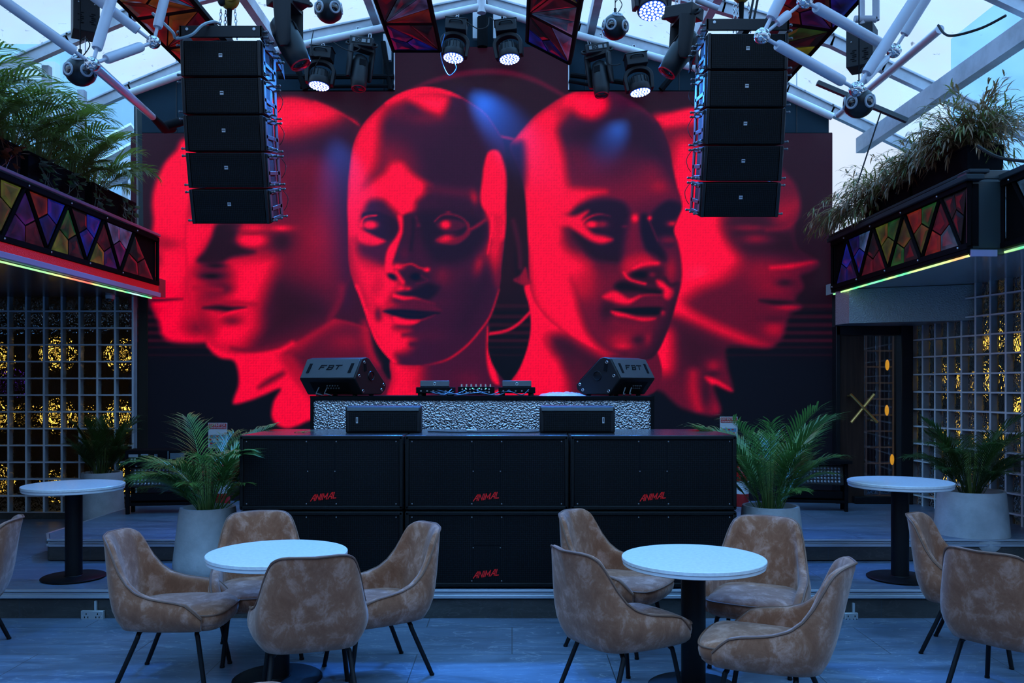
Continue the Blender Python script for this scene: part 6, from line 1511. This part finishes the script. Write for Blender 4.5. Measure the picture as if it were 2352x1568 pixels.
def palm(label, loc, seed, nf, L, spread, leafm, pot=None, ll=.17, lw=.016, tilt=(.05, .75), cat='potted plant', name='potted_palm', group='palms in grey pots', droop=.8, nl=15, az=None, bendr=(.9, 1.7)):
    rng = random.Random(seed); t = thing(name, label, cat, loc, group=group); z0 = 0.0
    if pot:
        h, r0, r1, r2 = pot                       # height, rim, belly and foot radius
        prof = [(0, .0), (r2, .0), (r2 + .01, .012), (r2 + (r1 - r2) * .75, h * .09), (r1, h * .2), (r1 - .004, h * .3), (r0 + (r1 - r0) * .55, h * .6), (r0 + .004, h * .97), (r0, h), (r0 - .022, h), (r0 - .026, h * .9), (r0 - .03, h * .84)]
        p = MB(); p.lathe(prof, 48); p.build('pot', M_POT, t, angle=50)
        s = MB(); s.lathe([(r0 - .024, h * .86), (r0 * .5, h * .885), (0, h * .9)], 30); s.build('soil', M_SOIL, t); z0 = h * .88
    var = [frond_mb(rng, L * rng.uniform(.85, 1.1), rng.uniform(*bendr), nl, ll, lw, droop) for _ in range(5)]
    me = [v.build('frond', leafm, t, smooth=True, angle=80) for v in var]
    n = 0
    for i in range(nf):
        o = me[i] if i < len(me) else me[i % len(me)].copy()
        if i >= len(me): COL.objects.link(o); o.parent = t
        a = az(i, rng) if az else i * 2.399963 + rng.uniform(-.35, .35); k = (i + .5) / nf; rr = .02 + .07 * rng.random()
        lean = tilt[0] + (tilt[1] - tilt[0]) * k + rng.uniform(-.08, .08); s = rng.uniform(.8, 1.12) * (1.08 - .38 * k)
        o.matrix_local = Matrix.Translation((rr * math.cos(a), rr * math.sin(a), z0)) @ Matrix.Rotation(a, 4, 'Z') @ Matrix.Rotation(lean, 4, 'Y') @ Matrix.Diagonal((s * spread, s, s, 1))
    st = MB()
    for i in range(9):
        a = rng.uniform(0, 6.28); r = .07 * rng.random(); st.tube([(r * math.cos(a), r * math.sin(a), z0 - .02), (r * 1.5 * math.cos(a), r * 1.5 * math.sin(a), z0 + .16), (r * 2.4 * math.cos(a), r * 2.4 * math.sin(a), z0 + .34 * L / .7)], [.010, .008, .005], 6)
    st.build('stalks', M_STALK, t)
    return t
palm('bushy green palm in a tapered grey pot, left of the subwoofers', (-2.36, 6.62, Z1), 3, 36, .82, 1.0, M_PALM, (.55, .205, .258, .20), ll=.29, lw=.014, bendr=(.8, 1.6), tilt=(.0, .55), droop=.9, nl=24)
palm('bushy green palm in a tapered grey pot, right of the subwoofers', (2.03, 6.70, Z1), 11, 32, .84, .9, M_PALM, (.55, .215, .265, .20), ll=.29, lw=.014, bendr=(.5, 1.25), tilt=(.0, .42), droop=.9, nl=24)
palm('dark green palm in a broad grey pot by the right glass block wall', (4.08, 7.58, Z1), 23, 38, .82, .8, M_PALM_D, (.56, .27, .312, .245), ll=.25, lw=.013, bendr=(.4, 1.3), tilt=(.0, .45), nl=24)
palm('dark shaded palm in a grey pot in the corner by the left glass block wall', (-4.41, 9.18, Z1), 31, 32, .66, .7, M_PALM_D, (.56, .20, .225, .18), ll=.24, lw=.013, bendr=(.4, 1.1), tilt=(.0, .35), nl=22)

# ---- planters on the balconies
M_PLANTER = mat('black_planter', (0.004, 0.005, 0.007), 0.85, spec=0.05, var=0.6, vscale=7)
def planter(label, c, L, w, h, rot, group):
    t = thing('planter_box', label, 'planter', c, (0, 0, rot), group)
    b = MB(); R = []
    for z, k in ((0, .94), (h - .02, 1.0), (h - .02, 1.03), (h, 1.03)): R.append([Vector((sx * L / 2 * (1 - (1 - k) * .4), sy * w / 2 * k, z)) for sx, sy in ((-1, -1), (1, -1), (1, 1), (-1, 1))])
    R += [[Vector((p.x * .94, p.y * .86, z)) for p in R[-1]] for z in (h, h * .8)]
    b.loft(R, True, True); b.build('box', M_PLANTER, t, bevel=.004)
    s = MB(); s.box((0, 0, h * .8), (L * .93, w * .8, .02)); s.build('soil', M_SOIL, t)
    return t
PLX = -4.16
for i, (y, L) in enumerate(((8.62, .95), (7.55, .95), (6.5, .95))):
    planter('black planter box on the left balcony, %s' % ['farthest, beside the LED wall', 'middle one', 'nearest one'][i], (PLX, y, 3.345), L, .3, .30, PI / 2, 'planter boxes on the left balcony')
pd = [('feathery palm in the farthest left planter, its fronds hanging over the LED wall', 8.45, 41, .62, 22), ('feathery palm on the left balcony, second from the LED wall', 8.0, 47, .62, 20), ('tall feathery palm on the left balcony, third from the LED wall', 7.5, 53, .80, 24), ('tall feathery palm on the left balcony, fourth from the LED wall', 7.05, 59, .85, 24), ('tall feathery palm on the left balcony, fifth from the LED wall', 6.6, 67, .8, 22), ('feathery palm on the left balcony at the left picture edge', 6.2, 71, .8, 20)]
for lab, y, sd, L, nf in pd:
    palm(lab, (PLX, y, 3.60), sd, int(nf * 1.15), L * 1.08, .95, M_ARECA, None, ll=.30, lw=.018, bendr=(.9, 1.9), tilt=(.0, .6), name='balcony_palm', group='palms on the left balcony', droop=1.1, nl=15)
# ivy trailing over the left planters
M_IVY = leaf_mat('ivy_leaf', (0.08, 0.12, 0.10), (0.32, 0.38, 0.33))
M_IVY2 = leaf_mat('red_ivy_leaf', (0.16, 0.04, 0.02), (0.35, 0.1, 0.05), (.2, .05, .02))
for k, y in enumerate((6.75, 7.3, 7.75, 8.25, 8.85)):
    rng = random.Random(90 + k); m = MB()
    for i in range(26):
        p = Vector((PLX + .17 + rng.uniform(0, .03), y + rng.uniform(-.14, .14), 3.62 - abs(rng.gauss(0, .13)))); d = Vector((.5, rng.uniform(-1, 1), -.6 + rng.random())); u = d.cross(Vector((rng.random(), rng.random(), 1))).normalized(); d.normalize(); s = rng.uniform(.022, .042)
        m.add([p, p + (d + u) * s, p + d * s * 2, p + (d - u) * s], [(0, 1, 2, 3)])
    for i in range(4): m.tube([(PLX + .15, y + rng.uniform(-.1, .1), 3.64), (PLX + .18, y + rng.uniform(-.12, .12), 3.55), (PLX + .185, y + rng.uniform(-.14, .14), 3.40)], .003, 4)
    o = tag(m.build('ivy', M_IVY2 if k == 0 else M_IVY, smooth=False), ['red tinged ivy spilling over the left planters nearest the picture edge', 'ivy spilling over the left planters, second from the picture edge', 'ivy spilling over the left planters, third from the picture edge', 'ivy spilling over the left planters, fourth from the picture edge', 'withered ivy spilling over the left planter beside the LED wall'][k], 'ivy', 'ivy on the left balcony')

def grass(label, loc, seed, n, L, rad, ms=(M_DRY, M_DRYG), up=.9, lean=(0, 0)):
    """A tuft of long arching dry blades, in a brown and a greenish share."""
    rng = random.Random(seed); t = thing('dry_grass', label, 'plant', loc, group='dry grass on the right balcony')
    for q, m_ in enumerate(ms):
        m = MB()
        for i in range(int(n * (.68 if q == 0 else .32))):
            a = rng.uniform(0, 6.283); r = rad * rng.random() ** .6; p = Vector((r * math.cos(a) * .6, r * math.sin(a), rng.uniform(0, .06))); k = rng.uniform(.15, 1.0)
            d = Vector((math.cos(a) * k + lean[0], math.sin(a) * k + lean[1], up * rng.uniform(.5, 1.2)))
            ll = L * rng.uniform(.5, 1.1); nst = rng.choice((1, 1, 2)); tip = p
            d.normalize(); c = [p]; dd = d.copy()
            for s in range(5): c.append(c[-1] + dd * ll / 5); dd = (dd + Vector((0, 0, -.42))).normalized()
            m.tube(c, [.0028, .0024, .002, .0018, .0015, .001], 3, False)
            for s in range(2, 6):
                for _ in range(3):
                    dv = (c[s] - c[s - 1]).normalized() + Vector((rng.uniform(-.8, .8), rng.uniform(-.8, .8), rng.uniform(-.5, .5))); blade(m, c[s - 1].lerp(c[s], rng.random()), dv, rng.uniform(.07, .15), .014, 1.3)
        m.build(('brown_blades', 'green_blades')[q], m_, t, smooth=False)
    return t
PRX = 3.80
planter('black planter box on the right balcony, the one nearer the corner', (PRX, 7.32, 3.39), .95, .3, .24, PI / 2, 'planter boxes on the right balcony')
planter('black planter box on the right balcony, the one beside the LED wall', (PRX, 8.36, 3.37), 1.0, .28, .22, PI / 2, 'planter boxes on the right balcony')
grass('tall tuft of dry grass at the corner of the right balcony', (PRX, 7.05, 3.58), 5, 190, .56, .17, up=2.4)
grass('bushy dry grass low in the corner planter of the right balcony', (PRX, 7.15, 3.58), 15, 110, .40, .22, up=.9)
grass('dry grass in the right balcony planters, second from the corner', (PRX, 7.62, 3.58), 6, 140, .48, .2, up=1.2)
grass('dry grass in the right balcony planters, third from the corner', (PRX, 8.05, 3.56), 7, 130, .46, .2, up=1.1)
grass('dry grass in the right balcony planters, fourth from the corner', (PRX, 8.55, 3.54), 8, 150, .52, .24, up=1.0)
grass('dry grass drooping over the right balcony front beside the LED wall', (PRX - .1, 8.95, 3.48), 9, 150, .54, .24, up=.6, lean=(-.35, 0))
# ------------------------------------------------------------ strobe units, signs, extinguishers, sockets, camera
def strobe(label, x, y, yaw, rack):
    t = thing('strobe_panel', label, 'stage light', (x, y, Z2), (0, 0, yaw))
    w = .66
    f = MB()
    for sx in (-1, 1): f.box((sx * (w / 2 - .02), 0, .26), (.035, .04, .52)); f.box((sx * (w / 2 - .02), .17, .26), (.035, .04, .52))
    f.box((0, 0, .10), (w, .03, .03)); f.box((0, 0, .52), (w + .04, .22, .03)); f.box((0, .17, .10), (w, .03, .03)); f.build('stand', M_BLACK, t, bevel=.004)
    b = MB(); b.box((0, .06, .37), (w - .08, .10, .21), Matrix.Rotation(-.18, 3, 'X')); hd = b.build('housing', M_SATIN, t, bevel=.005)
    l = MB(); R = Matrix.Rotation(-.18, 3, 'X')
    for i in range(15):
        for j in range(5): l.lathe([(.0145, 0), (.0145, .004), (.008, .008), (0, .009)], 8, Vector((0, .06, .37)) + R @ Vector((-.245 + i * .035, -.051, -.07 + j * .035)), R @ Vector((0, -1, 0)))
    l.build('lens_grid', mat('clear_lens', (.30, .36, .42), .1, .6), hd)
    m = MB(); m.box((0, .06, .17), (w - .1, .12, .07)); m.build('driver_box', M_BLACK, t, bevel=.004)
    if rack:
        r = MB(); r.box((0, .1, .595), (w - .02, .3, .12)); rk = r.build('amplifier', M_BLACK, t, bevel=.004)
        d = MB(); d.box((-.24, -.052, .60), (.09, .006, .028)); d.box((-.255, -.052, .565), (.018, .006, .018)); d.box((-.225, -.052, .565), (.018, .006, .018)); d.box((-.255, -.052, .545), (.018, .006, .012)); d.box((-.225, -.052, .545), (.018, .006, .012)); d.box((-.13, -.052, .61), (.07, .006, .012)); d.build('display', mat('grey_display', (.32, .36, .4), .3), rk)
        g = MB(); g.box((.10, -.051, .595), (.01, .006, .1)); g.box((.19, -.051, .595), (.14, .006, .06)); g.box((-.02, -.051, .60), (.03, .006, .03)); g.build('faceplate', mat('blue_grey_face', (.10, .15, .19), .35), rk)
    return t
strobe('black strobe panel with rows of lenses under an amplifier, by the left block wall', W(366, 0, 8.75).x, 8.75, .12, True)
strobe('black strobe panel with rows of lenses, by the glass door on the right', W(1872, 0, 8.95).x, 8.95, -.15, False)

# fire signs: white board, red heading, small pictures and lines
M_SIGN = mat('sign_white', (.72, .76, .8), .4); M_SIGNR = mat('sign_red', (.6, .03, .03), .4); M_SIGNB = mat('sign_blue', (.12, .34, .5), .4)
def sign(label, px, py, d, w, h):
    p = W(px, py, DS - 0.011); t = thing('fire_sign', label, 'sign', p)
    b = MB(); b.box((0, .004, 0), (w, .008, h)); b.build('board', M_SIGN, t)
    r = MB(); r.box((0, -.001, h * .5 - h * .13), (w * .93, .004, h * .21)); hd = r.build('red_heading', M_SIGNR, t)
    vs, fs = text_mesh('EXTINTOR', 1.0, .004); xs = [v.x for v in vs]; ys = [v.y for v in vs]; k = w * .84 / (max(xs) - min(xs)); k2 = h * .10 / (max(ys) - min(ys))
    l = MB(); l.add([Vector((v.x * k, -.0045 + v.z * .1, v.y * k2 + h * .5 - h * .095)) for v in vs], fs)
    for i in range(14): l.box((-w * .40 + i * w * .062, -.0035, h * .5 - h * .195), (w * .035, .002, h * .035))
    l.build('lettering', M_SIGN, hd, smooth=False)
    q = MB(); q.box((0, -.001, -h * .04), (w * .84, .003, h * .14)); q.box((0, -.001, -h * .32), (w * .84, .003, h * .26)); q.build('picture_panel', M_SIGNB, t)
    s = MB(); rr = random.Random(2)
    for i in range(9): s.box((-w * .34 + (i % 3) * w * .3 + rr.uniform(-.01, .01), -.0035, -h * .02 - (i // 3) * h * .14), (w * .12, .002, h * .05))
    s.build('pictogram', M_SIGNR, t)
    u = MB()
    for i in range(5): u.box((-w * .2 + i * w * .11, -.0038, -h * .23), (w * .07, .002, h * .05))
    u.build('caption_line', M_SIGN, t)
    return t
sign('white sign with a red EXTINTOR heading, behind the left palm', 500, 1000, 9.50, .215, .29)
sign('white sign with a red EXTINTOR heading, behind the right palm', 1674, 985, 9.50, .20, .28)
M_RED = mat('extinguisher_red', (.5, .012, .012), .25, coat=.3)
def extinguisher(label, x, y):
    t = thing('fire_extinguisher', label, 'fire extinguisher', (x, y, Z2))
    b = MB(); b.lathe([(0, 0), (.07, 0), (.078, .015), (.078, .36), (.06, .42), (.025, .45), (.025, .47), (0, .47)], 24); b.build('cylinder', M_RED, t, angle=50)
    v = MB(); v.lathe([(.022, .47), (.022, .51), (0, .51)], 12); v.box((.03, 0, .52), (.12, .02, .012)); v.box((.03, 0, .545), (.13, .02, .012), Matrix.Rotation(-.15, 3, 'Y')); v.build('valve', M_BLACK, t)
    h = MB(); h.tube(catmull([(-.02, 0, .49), (-.08, -.02, .46), (-.105, -.03, .3), (-.09, -.03, .14)], 6), .011, 8); h.build('hose', M_RUBBER, t)
    l = MB(); l.lathe([(.0787, .14), (.0787, .28)], 24); l.build('label_band', M_SIGN, t)
    return t
extinguisher('red fire extinguisher on the floor behind the left palm', W(512, 0, 9.35).x, 9.35)
extinguisher('red fire extinguisher on the floor behind the right palm', W(1703, 0, 9.3).x, 9.3)
# power sockets on the riser
def socket_box(label, px, py, w=.165):
    p = W(px, py, 6.235); t = thing('power_socket', label, 'socket', (p.x, 6.232, p.z))
    b = MB(); b.box((0, -.014, 0), (w, .03, .078)); b.build('plate', mat('grey_socket', (.42, .45, .48), .35, .3), t, bevel=.005)
    h = MB()
    for sx in (-.25, .25):
        for dx, dz in ((0, .016), (-.012, -.008), (.012, -.008)): h.box((sx * w + dx, -.0295, dz), (.006, .003, .012))
    h.build('pin_slot', M_BLACK, t)
    s = MB()
    for sx in (-1, 1): s.sphere((sx * w * .42, -.029, 0), .004, 8, 5)
    s.build('screw', M_STEEL, t)
    c = MB(); c.box((.02, -.012, .07), (.014, .02, .075)); c.build('conduit', mat('grey_conduit', (.40, .44, .48), .4), t)
    return t
socket_box('grey double power socket on the step riser behind the leftmost suede chair', 216, 1412)
socket_box('grey power socket on the step riser at the right, half hidden by a chair', 1952, 1417, .10)
# small dome camera under the left balcony
p = W(253, 697, 9.45); t = thing('security_camera', 'small white dome camera under the left balcony ceiling', 'camera', (p.x, 9.45, 2.699))
b = MB(); b.lathe([(.0, .0), (.05, 0), (.05, -.03), (.045, -.045), (.0, -.045)], 20); b.build('mount', M_SIGN, t)
b = MB(); b.sphere((0, -.01, -.052), .04, 16, 10, (1, 1, .8)); b.build('dome', M_LENS, t)
